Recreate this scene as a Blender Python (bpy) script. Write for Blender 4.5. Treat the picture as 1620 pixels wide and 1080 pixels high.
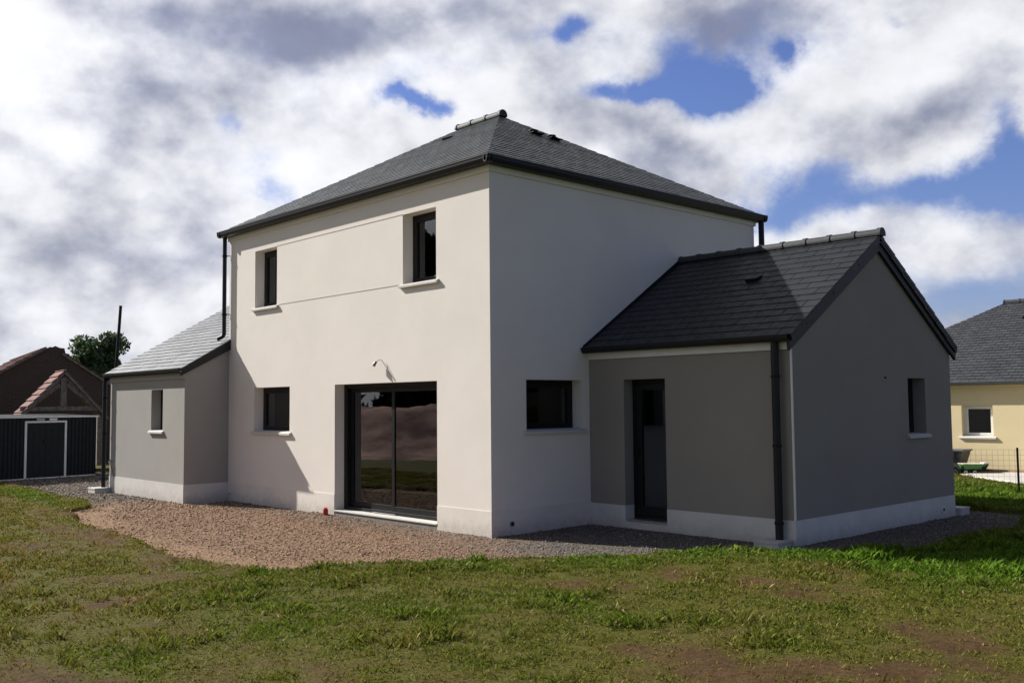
import bpy, math, random
import numpy as np
from mathutils import Vector, Matrix
random.seed(7); rng = np.random.default_rng(7)
D = bpy.data; COL = bpy.context.scene.collection; scene = bpy.context.scene
for o in list(D.objects): D.objects.remove(o, do_unlink=True)

# ------------------------------------------------------------------ camera
CAMP = Vector((10.3543, -9.1974, 1.8696)); YAW, PITCH, ROLL, FPX = 0.822, 0.0647, -0.0093, 1533.53
r_ = Vector((math.cos(YAW), math.sin(YAW), 0)); f0 = Vector((-math.sin(YAW), math.cos(YAW), 0)); up_ = Vector((0, 0, 1))
f_ = f0*math.cos(PITCH) + up_*math.sin(PITCH); u_ = up_*math.cos(PITCH) - f0*math.sin(PITCH)
c, s = math.cos(ROLL), math.sin(ROLL)
R2 = r_*c + u_*s; U2 = u_*c - r_*s
cam = D.objects.new('camera', D.cameras.new('camera')); COL.objects.link(cam)
cam.matrix_world = Matrix.Translation(CAMP) @ Matrix((R2, U2, -f_)).transposed().to_4x4()
cam.data.sensor_width = 36; cam.data.lens = FPX/1620*36; cam.data.clip_end = 3000; cam.data.clip_start = .05
scene.camera = cam

# ------------------------------------------------------------------ sky and sun
SUNV = Vector((-2.92, -1.0, 2.08)).normalized()
sun_el = math.asin(SUNV.z); sun_rot = math.atan2(SUNV.x, SUNV.y)
HOLES = [(0.639, 0.328, 0.048, 0.027, 1), (0.617, 0.306, 0.047, 0.018, 0.9), (0.704, 0.308, 0.042, 0.01, 0.95), (0.54, 0.338, 0.018, 0.01, 0.75), (0.786, 0.379, 0.028, 0.014, 0.8), (0.916, 0.308, 0.025, 0.007, 0.85), (1.112, 0.274, 0.016, 0.011, 0.5), (1.079, 0.215, 0.019, 0.017, 0.5), (0.496, 0.218, 0.044, 0.023, 0.8), (0.339, 0.225, 0.031, 0.042, 1), (0.404, 0.198, 0.08, 0.014, 0.75), (0.336, 0.174, 0.055, 0.019, 0.85), (0.548, 0.185, 0.036, 0.021, 0.9), (0.365, 0.092, 0.085, 0.028, 0.95), (0.50, 0.12, 0.05, 0.014, 0.5), (0.421, 0.36, 0.017, 0.005, 0.3)]
GREYS = [(1.255, 0.287, 0.068, 0.028, 0.75), (1.297, 0.229, 0.059, 0.025, 0.6), (0.984, 0.35, 0.099, 0.035, 1.0), (1.129, 0.36, 0.125, 0.025, 0.6), (1.186, 0.149, 0.107, 0.021, 0.6), (1.158, 0.247, 0.042, 0.024, 0.45), (1.145, 0.2, 0.06, 0.012, 0.4), (0.564, 0.372, 0.067, 0.026, 1.0), (0.385, 0.288, 0.079, 0.033, 0.7), (0.656, 0.244, 0.095, 0.025, 0.6), (0.453, 0.165, 0.034, 0.017, 0.6), (0.371, 0.157, 0.026, 0.015, 0.5), (1.262, 0.051, 0.089, 0.018, 0.4), (0.866, 0.392, 0.08, 0.029, 0.5), (0.424, 0.264, 0.066, 0.023, 0.5), (0.76, 0.337, 0.059, 0.024, 0.3)]
WHITES = [(1.284, 0.342, 0.061, 0.032, 1.0), (1.347, 0.358, 0.106, 0.061, 1.0), (0.487, 0.309, 0.075, 0.029, 0.6), (0.866, 0.308, 0.08, 0.03, 0.6), (0.643, 0.268, 0.07, 0.015, 0.5), (0.491, 0.184, 0.041, 0.012, 0.6), (0.403, 0.227, 0.033, 0.012, 0.6), (1.194, 0.331, 0.09, 0.017, 0.3)]

class NT:
    """tiny node-tree helper"""
    def __init__(s, tree): s.t = tree; s.n = tree.nodes; s.l = tree.links
    def new(s, kind, **kw):
        n = s.n.new(kind)
        for k, v in kw.items(): setattr(n, k, v)
        return n
    def put(s, sock, v):
        if isinstance(v, bpy.types.NodeSocket): s.l.new(v, sock)
        elif v is not None:
            if isinstance(v, (tuple, list)) and len(v) == 3 and sock.type == 'RGBA': v = tuple(v)+(1,)
            sock.default_value = v
    def math(s, op, a, b=None, c=None, clamp=False):
        n = s.new('ShaderNodeMath', operation=op, use_clamp=clamp)
        s.put(n.inputs[0], a); s.put(n.inputs[1], b); s.put(n.inputs[2], c); return n.outputs[0]
    def vmath(s, op, a, b=None):
        n = s.new('ShaderNodeVectorMath', operation=op)
        s.put(n.inputs[0], a); s.put(n.inputs[1], b)
        return n.outputs['Value'] if op in ('LENGTH', 'DOT_PRODUCT') else n.outputs[0]
    def noise(s, vec, scale, detail=6, rough=.55, w=None, dist=0):
        n = s.new('ShaderNodeTexNoise')
        if w is not None: n.noise_dimensions = '4D'; n.inputs['W'].default_value = w
        s.put(n.inputs['Vector'], vec); n.inputs['Scale'].default_value = scale
        n.inputs['Detail'].default_value = detail; n.inputs['Roughness'].default_value = rough; n.inputs['Distortion'].default_value = dist
        return n
    def mix(s, f, a, b, mode='MIX'):
        n = s.new('ShaderNodeMix', data_type='RGBA', blend_type=mode)
        s.put(n.inputs[0], f); s.put(n.inputs[6], a); s.put(n.inputs[7], b); return n.outputs[2]
    def smooth(s, x, lo, hi, a=0., b=1.):
        n = s.new('ShaderNodeMapRange', interpolation_type='SMOOTHSTEP')
        for i, v in enumerate((x, lo, hi, a, b)): s.put(n.inputs[i], v)
        return n.outputs[0]

world = D.worlds.new('World'); scene.world = world; world.use_nodes = True
try: world.cycles.sampling_method = 'MANUAL'; world.cycles.sample_map_resolution = 512
except Exception: pass
w = NT(world.node_tree); w.n.clear()
tc = w.new('ShaderNodeTexCoord').outputs['Generated']
dirn = w.vmath('NORMALIZE', tc)
sep = w.new('ShaderNodeSeparateXYZ'); w.put(sep.inputs[0], dirn)
# cloud-layer coordinates: direction hitting a high curved layer
den = w.math('ADD', w.math('MAXIMUM', sep.outputs[2], 0.0), .30)
comb = w.new('ShaderNodeCombineXYZ')
w.put(comb.inputs[0], w.math('DIVIDE', sep.outputs[0], den)); w.put(comb.inputs[1], w.math('DIVIDE', sep.outputs[1], den))
layer = comb.outputs[0]
az = w.math('ARCTAN2', w.math('MULTIPLY', sep.outputs[0], -1.0), sep.outputs[1])
el = w.math('ARCSINE', sep.outputs[2])
flat = w.vmath('MULTIPLY', dirn, (1, 1, 1.35))
n1 = w.noise(flat, 4.5, 6, .55, 1.7); n2 = w.noise(flat, 2.3, 6, .5, 4.2); n3 = w.noise(flat, 17, 9, .62, 2.3); n4 = w.noise(dirn, 8, 7, .6, 7.7)
def relief(scale, w_, off, det=7, rough=.55):
    """lit side minus shaded side of a cloud density field"""
    a = w.noise(flat, scale, det, rough, w_).outputs[0]; b = w.noise(w.vmath('ADD', flat, off), scale, det, rough, w_).outputs[0]
    return a, w.math('SUBTRACT', a, b)
p0, e0 = relief(3.6, 3.1, (.03, 0, -.085)); q0, e1 = relief(8.0, 8.1, (.016, 0, -.042), 7, .5)
emboss = w.math('ADD', e0, w.math('MULTIPLY', e1, 1.25))
wa = w.math('ADD', az, w.math('MULTIPLY', w.math('SUBTRACT', n4.outputs[0], .5), .20))
sc_ = w.new('ShaderNodeSeparateColor'); w.put(sc_.inputs[0], n4.outputs[1])
we = w.math('ADD', el, w.math('MULTIPLY', w.math('SUBTRACT', sc_.outputs[1], .5), .09))
def blobs(lst):
    tot = None
    for a0, e0, ra, re, k in lst:
        dx = w.math('DIVIDE', w.math('SUBTRACT', wa, a0), ra); dy = w.math('DIVIDE', w.math('SUBTRACT', we, e0), re)
        q = w.math('ADD', w.math('MULTIPLY', dx, dx), w.math('MULTIPLY', dy, dy))
        g = w.math('MULTIPLY', w.math('EXPONENT', w.math('MULTIPLY', q, -.8)), k)
        tot = g if tot is None else w.math('ADD', tot, g)
    return tot
# unseen sky behind the camera is cleared and dimmed to cut fill light
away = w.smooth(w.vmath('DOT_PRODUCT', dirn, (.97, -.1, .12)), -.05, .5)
hole = w.math('ADD', w.math('ADD', w.math('MULTIPLY', blobs(HOLES), .95), w.math('MULTIPLY', w.math('SUBTRACT', n1.outputs[0], .5), .9)), w.math('MULTIPLY', away, .45))
hole = w.math('SUBTRACT', hole, w.math('MULTIPLY', w.math('SUBTRACT', q0, .5), .9))
hole = w.math('ADD', hole, w.math('MULTIPLY', w.math('SUBTRACT', n3.outputs[0], .5), .9))
cover = w.smooth(hole, .06, .86, 1., 0.)
grey = w.math('ADD', w.math('MULTIPLY', blobs(GREYS), .72), w.math('MULTIPLY', w.math('SUBTRACT', n2.outputs[0], .5), 1.0))
grey = w.math('ADD', grey, w.math('MULTIPLY', emboss, 3.7))
grey = w.math('ADD', grey, w.math('MULTIPLY', w.math('SUBTRACT', n3.outputs[0], .5), .35))
grey = w.math('SUBTRACT', grey, w.math('MULTIPLY', blobs(WHITES), .7))
gf = w.smooth(grey, -.6, 1.5)
toward = w.math('MAXIMUM', w.vmath('DOT_PRODUCT', dirn, tuple(SUNV)), 0.)
glow = w.math('POWER', toward, 6.)
bright = w.math('MULTIPLY_ADD', glow, 2.6, 5.6)
bright = w.math('MULTIPLY', bright, w.smooth(w.vmath('DOT_PRODUCT', dirn, (.97, -.1, .0)), -.3, .35, 1., .30))  # clouds out of view behind the camera dimmed to deepen the shade
bright = w.math('MULTIPLY', bright, w.smooth(sep.outputs[2], .42, .8, 1., .30))  # sky overhead, out of view, dimmed for less ambient light
ccol = w.mix(gf, (.97, .985, 1.03), (.34, .375, .53))
bright = w.math('MULTIPLY', bright, w.math('SUBTRACT', 1.0, w.math('ADD', w.math('MULTIPLY', e1, .85), w.math('MULTIPLY', w.math('SUBTRACT', n3.outputs[0], .5), .22))))
vm = w.new('ShaderNodeVectorMath', operation='SCALE'); w.put(vm.inputs[0], ccol); w.put(vm.inputs[3], bright)
sky = w.new('ShaderNodeTexSky', sky_type='NISHITA', sun_disc=False); sky.sun_elevation = sun_el; sky.sun_rotation = sun_rot
sky.air_density = 1.2; sky.dust_density = .3; sky.ozone_density = 3.5
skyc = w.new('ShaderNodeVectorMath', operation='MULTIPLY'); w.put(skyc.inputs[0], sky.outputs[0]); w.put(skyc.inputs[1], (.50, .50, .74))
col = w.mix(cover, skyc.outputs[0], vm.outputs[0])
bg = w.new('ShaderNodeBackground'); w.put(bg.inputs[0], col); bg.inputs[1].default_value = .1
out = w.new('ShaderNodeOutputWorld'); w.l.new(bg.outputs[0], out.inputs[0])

sl = D.lights.new('sun', 'SUN'); sl.energy = 5.0; sl.angle = math.radians(.5); sl.color = (1, .95, .87)
so = D.objects.new('sun', sl); COL.objects.link(so); so.rotation_euler = SUNV.to_track_quat('Z', 'Y').to_euler()
scene.view_settings.view_transform = 'Standard'; scene.view_settings.look = 'None'
scene.view_settings.gamma = 1; scene.view_settings.exposure = .62

# ------------------------------------------------------------------ materials
def mat(name, color, rough=.8, metal=0., spec=.5, var=0., vscale=3., bump=0., bscale=60., var2=None, coat=0., attr=None, rvar=0.):
    m = D.materials.new(name); m.use_nodes = True; t = NT(m.node_tree); b = t.n['Principled BSDF']
    tco = t.new('ShaderNodeTexCoord').outputs['Object']
    base = color
    if var:
        n = t.noise(tco, vscale, 6, .6)
        f = t.smooth(n.outputs[0], .3, .7)
        lo = tuple(x*(1-var) for x in color); hi = tuple(min(1, x*(1+var)) for x in color)
        base = t.mix(f, lo, hi)
        if var2:
            n2 = t.noise(tco, vscale*.23, 4, .6, 3.3)
            base = t.mix(t.smooth(n2.outputs[0], .5, .72), base, var2)
    if attr:
        a = t.new('ShaderNodeAttribute', attribute_name=attr)
        base = t.mix(1., a.outputs[0], base, 'MULTIPLY')
    t.put(b.inputs['Base Color'], base)
    b.inputs['Roughness'].default_value = rough; b.inputs['Metallic'].default_value = metal
    b.inputs['Specular IOR Level'].default_value = spec; b.inputs['Coat Weight'].default_value = coat
    if rvar:
        n = t.noise(tco, vscale*2, 4, .5, 9.); t.put(b.inputs['Roughness'], t.smooth(n.outputs[0], .3, .7, rough-rvar, rough+rvar))
    if bump:
        n = t.noise(tco, bscale, 5, .65)
        bn = t.new('ShaderNodeBump'); bn.inputs['Strength'].default_value = bump; bn.inputs['Distance'].default_value = .01
        t.put(bn.inputs['Height'], n.outputs[0]); t.put(b.inputs['Normal'], bn.outputs[0])
    return m
M = dict(
    white=mat('off_white_render', (.77, .728, .682), .92, var=.03, vscale=.9, bump=.35, bscale=150, spec=.2, var2=(.745, .704, .658)),
    band=mat('off_white_render_line', (.5, .47, .43), .92, bump=.2, bscale=180),
    grey=mat('grey_render', (.28, .262, .236), .93, var=.04, vscale=.8, bump=.3, bscale=170, spec=.2, var2=(.295, .276, .249)),
    plinth=mat('plinth_render', (.62, .61, .59), .92, var=.05, vscale=3, bump=.25, bscale=120, spec=.2, var2=(.56, .545, .52)),
    inner=mat('plasterboard', (.32, .31, .3), .9, var=.04),
    alu=mat('anthracite_aluminium', (.007, .008, .010), .42, metal=.0, spec=.28, var=.06, vscale=30),
    pvc=mat('anthracite_gutter', (.010, .012, .015), .45, spec=.3, var=.08, vscale=20),
    concrete=mat('sill_concrete', (.56, .55, .52), .85, var=.06, vscale=12, bump=.3, bscale=90),
    step=mat('step_concrete', (.20, .185, .165), .9, var=.15, vscale=9, bump=.6, bscale=60),
    blockm=mat('block_concrete', (.5, .49, .47), .9, var=.1, vscale=14, bump=.5, bscale=70),
    trim=mat('white_trim', (.72, .72, .72), .5, var=.04, vscale=8),
    slate=mat('slate', (.046, .054, .060), .42, var=.08, vscale=2.5, bump=.05, bscale=40, spec=.5, attr='tint', rvar=.07),
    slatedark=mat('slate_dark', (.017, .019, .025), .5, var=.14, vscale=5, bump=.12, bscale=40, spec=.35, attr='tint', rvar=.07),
    slateleft=mat('slate_painted_sheen', (.20, .205, .22), .36, var=.1, vscale=5, bump=.1, bscale=40, spec=.6, attr='tint', rvar=.05),  # base colour lightened to stand in for the grazing sheen
    slatelite=mat('slate_far', (.042, .045, .053), .6, var=.2, vscale=4, bump=.3, bscale=40, attr='tint'),
    ridge=mat('ridge_tile', (.04, .044, .05), .62, spec=.35, var=.2, vscale=14, bump=.2, bscale=70),
    metal=mat('galvanised', (.45, .45, .46), .35, metal=.8, var=.1, vscale=30),
    black=mat('black_plastic', (.006, .006, .007), .55, spec=.25, var=.1, vscale=20),
    lamp=mat('lamp_fitting', (.14, .135, .13), .4, var=.1, vscale=40),
    red=mat('red_plastic', (.45, .02, .02), .4, var=.15, vscale=60),
    yellow=mat('yellow_render', (.72, .61, .38), .92, var=.04, vscale=1.2, bump=.3, bscale=150, spec=.2),
    salmon=mat('salmon_render', (.60, .40, .26), .92, var=.06, vscale=2, bump=.3, bscale=150),
    pvcwhite=mat('white_window_frame', (.75, .75, .75), .4, var=.03, vscale=10),
    shed=mat('shed_sheet_metal', (.009, .014, .019), .5, spec=.16, metal=.0, var=.12, vscale=6, rvar=.06),
    timber=mat('old_oak_timber', (.19, .165, .145), .85, var=.35, vscale=9, bump=.6, bscale=50),
    roomshade=mat('shaded_interior', (.03, .03, .03), .9, var=.05),
    green=mat('toy_green_plastic', (.05, .22, .025), .35, var=.08, vscale=20),
    toygrey=mat('toy_grey_plastic', (.13, .14, .15), .45, var=.1, vscale=20),
    cream=mat('toy_cream_plastic', (.72, .68, .6), .45, var=.05, vscale=20),
    tub=mat('dark_grey_tub', (.055, .06, .065), .55, var=.12, vscale=12),
    slab=mat('terrace_concrete', (.52, .5, .47), .9, var=.07, vscale=3, bump=.4, bscale=50),
    bark=mat('bark', (.09, .07, .05), .9, var=.3, vscale=8, bump=.8, bscale=30),
    wire=mat('fence_wire', (.10, .11, .10), .5, metal=.5, var=.1, vscale=9),
    weed=mat('weed_leaf', (.32, .36, .03), .6, var=.2, vscale=30),
)
def splash(m, hgt=.26, amt=.55, colr=(.26, .20, .15)):
    t = NT(m.node_tree); b = t.n['Principled BSDF']; src = b.inputs['Base Color'].links[0].from_socket
    tco = t.new('ShaderNodeTexCoord').outputs['Object']; sp = t.new('ShaderNodeSeparateXYZ'); t.put(sp.inputs[0], tco)
    n = t.noise(tco, 7, 8, .7, 2.); n2 = t.noise(tco, 60, 4, .7, 6.)
    z = t.math('SUBTRACT', sp.outputs[2], t.math('MULTIPLY', t.math('SUBTRACT', n.outputs[0], .5), .5))
    f = t.math('MULTIPLY', t.smooth(z, hgt, -.05, 0., 1.), t.smooth(n2.outputs[0], .35, .65, .3, 1.))
    t.put(b.inputs['Base Color'], t.mix(t.math('MULTIPLY', f, amt), src, colr))
splash(M['plinth'])
def glass_mat():
    m = D.materials.new('window_glass'); m.use_nodes = True; t = NT(m.node_tree); t.n.clear()
    tr = t.new('ShaderNodeBsdfTransparent'); tr.inputs[0].default_value = (.42, .45, .45, 1)
    gl = t.new('ShaderNodeBsdfGlossy'); gl.inputs['Roughness'].default_value = .015; gl.inputs[0].default_value = (.9, .93, .95, 1)
    tco = t.new('ShaderNodeTexCoord').outputs['Object']
    n = t.noise(tco, 1.6, 2, .5); bn = t.new('ShaderNodeBump'); bn.inputs['Strength'].default_value = .05; bn.inputs['Distance'].default_value = .02
    t.put(bn.inputs['Height'], n.outputs[0]); t.put(gl.inputs['Normal'], bn.outputs[0])
    fr = t.new('ShaderNodeFresnel'); fr.inputs[0].default_value = 1.5
    f = t.math('MULTIPLY_ADD', fr.outputs[0], 1.7, .0, clamp=True)
    mx = t.new('ShaderNodeMixShader'); t.put(mx.inputs[0], f); t.l.new(tr.outputs[0], mx.inputs[1]); t.l.new(gl.outputs[0], mx.inputs[2])
    o = t.new('ShaderNodeOutputMaterial'); t.l.new(mx.outputs[0], o.inputs[0]); return m
M['glass'] = glass_mat()
M['strip'] = mat('pale_strip', (.55, .55, .53), .8)
def brick_mat():
    m = D.materials.new('old_brick'); m.use_nodes = True; t = NT(m.node_tree); b = t.n['Principled BSDF']
    tco = t.new('ShaderNodeTexCoord').outputs['Object']
    sp = t.new('ShaderNodeSeparateXYZ'); t.put(sp.inputs[0], tco); cb = t.new('ShaderNodeCombineXYZ')
    t.put(cb.inputs[0], t.math('ADD', sp.outputs[0], sp.outputs[1])); t.put(cb.inputs[1], sp.outputs[2])
    br = t.new('ShaderNodeTexBrick'); t.put(br.inputs[0], cb.outputs[0]); br.inputs['Scale'].default_value = 1.
    br.inputs['Brick Width'].default_value = .24; br.inputs['Row Height'].default_value = .075; br.inputs['Mortar Size'].default_value = .012
    br.inputs['Color1'].default_value = (.085, .042, .028, 1); br.inputs['Color2'].default_value = (.055, .032, .023, 1); br.inputs['Mortar'].default_value = (.09, .075, .06, 1)
    n = t.noise(tco, 1.2, 6, .7); t.put(b.inputs['Base Color'], t.mix(t.smooth(n.outputs[0], .4, .7), br.outputs[0], (.075, .06, .048)))
    b.inputs['Roughness'].default_value = .9
    bn = t.new('ShaderNodeBump'); bn.inputs['Strength'].default_value = .7; t.put(bn.inputs['Height'], n.outputs[0]); t.put(b.inputs['Normal'], bn.outputs[0])
    return m
M['brick'] = brick_mat()
M['redtile'] = mat('old_red_tile', (.135, .036, .03), .85, var=.5, vscale=5, bump=.6, bscale=25, attr='tint', var2=(.2, .15, .12))

def attr_mat(name, rough, trans=0., spec=.3, bump=0.):
    m = D.materials.new(name); m.use_nodes = True; t = NT(m.node_tree); b = t.n['Principled BSDF']
    a = t.new('ShaderNodeAttribute', attribute_name='tint')
    t.put(b.inputs['Base Color'], a.outputs[0]); b.inputs['Roughness'].default_value = rough; b.inputs['Specular IOR Level'].default_value = spec
    if bump:
        n = t.noise(t.new('ShaderNodeTexCoord').outputs['Object'], 80, 4, .6); bn = t.new('ShaderNodeBump'); bn.inputs['Strength'].default_value = bump; bn.inputs['Distance'].default_value = .01
        t.put(bn.inputs['Height'], n.outputs[0]); t.put(b.inputs['Normal'], bn.outputs[0])
    if trans:
        tl = t.new('ShaderNodeBsdfTranslucent'); t.put(tl.inputs[0], a.outputs[0]); mx = t.new('ShaderNodeMixShader'); mx.inputs[0].default_value = trans
        o = t.n['Material Output']; t.l.new(b.outputs[0], mx.inputs[1]); t.l.new(tl.outputs[0], mx.inputs[2]); t.l.new(mx.outputs[0], o.inputs[0])
    return m
M['blade'] = attr_mat('grass_blade', .7, .35, .12)
M['stone'] = attr_mat('gravel_stone', .85, 0, .3)
M['leaf'] = attr_mat('tree_leaf', .55, .25)

# ------------------------------------------------------------------ mesh helpers
def tag(o, label=None, cat=None, group=None, kind=None):
    if label: o['label'] = label
    if cat: o['category'] = cat
    if group: o['group'] = group
    if kind: o['kind'] = kind
    return o
def thing(name, loc, label, cat, group=None):
    o = D.objects.new(name, None); COL.objects.link(o); o.location = loc; o.empty_display_size = .2
    return tag(o, label, cat, group)
def wloc(o):
    v = Vector(o.location)
    return v + wloc(o.parent) if o.parent else v
class MB:
    def __init__(s): s.v = []; s.f = []; s.m = []; s.tint = []; s.use_tint = False
    def poly(s, pts, mi=0, tint=None):
        b = len(s.v); s.v += [tuple(p) for p in pts]; s.f.append(tuple(range(b, b+len(pts)))); s.m.append(mi); s.tint.append(tint or (1, 1, 1))
        if tint: s.use_tint = True
    def prism(s, pts, vec, mi=0, tint=None):
        pts = [Vector(p) for p in pts]; vec = Vector(vec); q = [p+vec for p in pts]; n = len(pts)
        # closed: shared verts
        b = len(s.v); s.v += [tuple(p) for p in pts+q]
        fs = [tuple(b+i for i in reversed(range(n))), tuple(b+n+i for i in range(n))] + [(b+i, b+(i+1) % n, b+n+(i+1) % n, b+n+i) for i in range(n)]
        for f in fs: s.f.append(f); s.m.append(mi); s.tint.append(tint or (1, 1, 1))
        if tint: s.use_tint = True
    def box(s, a, b, mi=0):
        x0, y0, z0 = [min(p, q) for p, q in zip(a, b)]; x1, y1, z1 = [max(p, q) for p, q in zip(a, b)]
        s.prism([(x0, y0, z0), (x1, y0, z0), (x1, y1, z0), (x0, y1, z0)], (0, 0, z1-z0), mi)
    def obox(s, O, X, Y, Z, mi=0, tint=None):
        O, X, Y, Z = map(Vector, (O, X, Y, Z)); s.prism([O, O+X, O+X+Y, O+Y], Z, mi, tint)
    def tube(s, path, r, n=12, mi=0, cap=True, r2=None, tint=None):
        path = [Vector(p) for p in path]; rings = []
        for i, p in enumerate(path):
            d = (path[min(i+1, len(path)-1)] - path[max(i-1, 0)]).normalized()
            a = d.orthogonal().normalized() if i == 0 else (pa - d*pa.dot(d)).normalized()
            pa = a; b2 = d.cross(a); rr = r if r2 is None else r+(r2-r)*i/(len(path)-1)
            b = len(s.v); s.v += [tuple(p+(a*math.cos(t)+b2*math.sin(t))*rr) for t in [2*math.pi*k/n for k in range(n)]]; rings.append(b)
        for a, b in zip(rings, rings[1:]):
            for k in range(n): s.f.append((a+k, a+(k+1) % n, b+(k+1) % n, b+k)); s.m.append(mi); s.tint.append(tint or (1, 1, 1))
        if cap:
            s.f.append(tuple(rings[0]+k for k in reversed(range(n)))); s.f.append(tuple(rings[-1]+k for k in range(n))); s.m += [mi, mi]; s.tint += [tint or (1, 1, 1)]*2
    def build(s, name, mats, parent=None, smooth=False, bevel=0., fixn=True):
        me = D.meshes.new(name); off = wloc(parent) if parent else Vector((0, 0, 0))
        me.from_pydata([tuple(Vector(v)-off) for v in s.v], [], s.f)
        for m in (mats if isinstance(mats, (list, tuple)) else [mats]): me.materials.append(M[m] if isinstance(m, str) else m)
        for p, mi in zip(me.polygons, s.m): p.material_index = mi; p.use_smooth = smooth
        if s.use_tint or any(getattr(m, 'name', '') in ('slate', 'slate_dark', 'slate_painted_sheen', 'slate_far', 'old_red_tile') for m in me.materials):
            a = me.color_attributes.new('tint', 'FLOAT_COLOR', 'CORNER'); arr = []
            for p, t in zip(me.polygons, s.tint): arr += [t[0], t[1], t[2], 1.]*len(p.vertices)
            a.data.foreach_set('color', arr)
        if fixn:
            import bmesh
            bm = bmesh.new(); bm.from_mesh(me); bmesh.ops.recalc_face_normals(bm, faces=bm.faces); bm.to_mesh(me); bm.free()
        if smooth: 
            try: me.set_sharp_from_angle(angle=math.radians(40))
            except Exception: pass
        o = D.objects.new(name, me); COL.objects.link(o)
        if parent: o.parent = parent
        if bevel:
            bv = o.modifiers.new('bevel', 'BEVEL'); bv.width = bevel; bv.segments = 2; bv.limit_method = 'ANGLE'
        return o

def panel(mb, O, U, N, w_, z0, z1, holes, off=0., t=.3, ext=0., reveal=True, mi=0):
    """vertical wall skin with rectangular holes; reveals run inward by t"""
    O, U, N = Vector(O), Vector(U), Vector(N); Z = Vector((0, 0, 1))
    us = sorted({-ext, w_+ext} | {h[0] for h in holes} | {h[1] for h in holes}); zs = sorted({z0, z1} | {min(max(q, z0), z1) for h in holes for q in h[2:4]})
    P = lambda u, z, n: O+U*u+N*n+Z*(z-O.z)
    for a, b in zip(us, us[1:]):
        for c0, c1 in zip(zs, zs[1:]):
            um, zm = (a+b)/2, (c0+c1)/2
            if any(h[0] < um < h[1] and h[2] < zm < h[3] for h in holes): continue
            mb.poly([P(a, c0, off), P(b, c0, off), P(b, c1, off), P(a, c1, off)], mi)
    if reveal:
        for h in holes:
            a, b = h[0], h[1]; c0, c1 = max(h[2], z0), min(h[3], z1)
            if c1 <= c0: continue
            for u in (a, b): mb.poly([P(u, c0, off), P(u, c0, -t), P(u, c1, -t), P(u, c1, off)], mi)
            if h[3] <= z1: mb.poly([P(a, c1, off), P(b, c1, off), P(b, c1, -t), P(a, c1, -t)], mi)
            if h[2] >= z0: mb.poly([P(a, c0, off), P(b, c0, off), P(b, c0, -t), P(a, c0, -t)], mi)

def clip(poly, a, b, c_):
    """keep points with a*u+b*v+c>=0"""
    out = []
    for i in range(len(poly)):
        p, q = poly[i], poly[(i+1) % len(poly)]; dp = a*p[0]+b*p[1]+c_; dq = a*q[0]+b*q[1]+c_
        if dp >= 0: out.append(p)
        if (dp > 0 > dq) or (dp < 0 < dq):
            t = dp/(dp-dq); out.append((p[0]+(q[0]-p[0])*t, p[1]+(q[1]-p[1])*t))
    return out
def slates(mb, O, U, V, region, expo=.2, wid=.3, gap=.010, thick=.012, tvar=.16, mi=0, seed=1):
    """overlapping slates laid in courses over a convex polygon (u,v); U along the eave, V up the slope"""
    rn = random.Random(seed); O, U, V = Vector(O), Vector(U).normalized(), Vector(V).normalized(); N = U.cross(V)
    if N.z < 0: N = -N
    cu = sum(p[0] for p in region)/len(region); cv = sum(p[1] for p in region)/len(region)
    edges = []
    for i in range(len(region)):
        p, q = region[i], region[(i+1) % len(region)]; a, b = -(q[1]-p[1]), q[0]-p[0]; cc = -(a*p[0]+b*p[1])
        if a*cu+b*cv+cc < 0: a, b, cc = -a, -b, -cc
        edges.append((a, b, cc))
    u0, u1 = min(p[0] for p in region), max(p[0] for p in region); v0, v1 = min(p[1] for p in region), max(p[1] for p in region)
    k = 0; v = v0
    while v < v1-.01:
        u = u0 - wid*(.5 if k % 2 else 0) - wid
        while u < u1:
            p = [(u+gap/2, v), (u+wid-gap/2, v), (u+wid-gap/2, v+expo), (u+gap/2, v+expo)]
            for e in edges:
                if p: p = clip(p, *e)
            if len(p) >= 3:
                g = 1+rn.uniform(-tvar, tvar); th = thick*rn.uniform(.85, 1.2); tl = rn.uniform(-.001, .001)
                top = [O+U*a+V*b+N*(.003+th*(1-(b-v)/expo)+tl*(a-u)/wid) for a, b in p]; bot = [O+U*a+V*b-N*.004 for a, b in p]
                b0 = len(mb.v); n = len(p); mb.v += [tuple(x) for x in top+bot]
                fs = [tuple(b0+i for i in range(n))]+[(b0+i, b0+(i+1) % n, b0+n+(i+1) % n, b0+n+i) for i in range(n)]
                for f in fs: mb.f.append(f); mb.m.append(mi); mb.tint.append((g, g, g*rn.uniform(.98, 1.03)))
            u += wid
        v += expo; k += 1
    mb.use_tint = True

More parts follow.
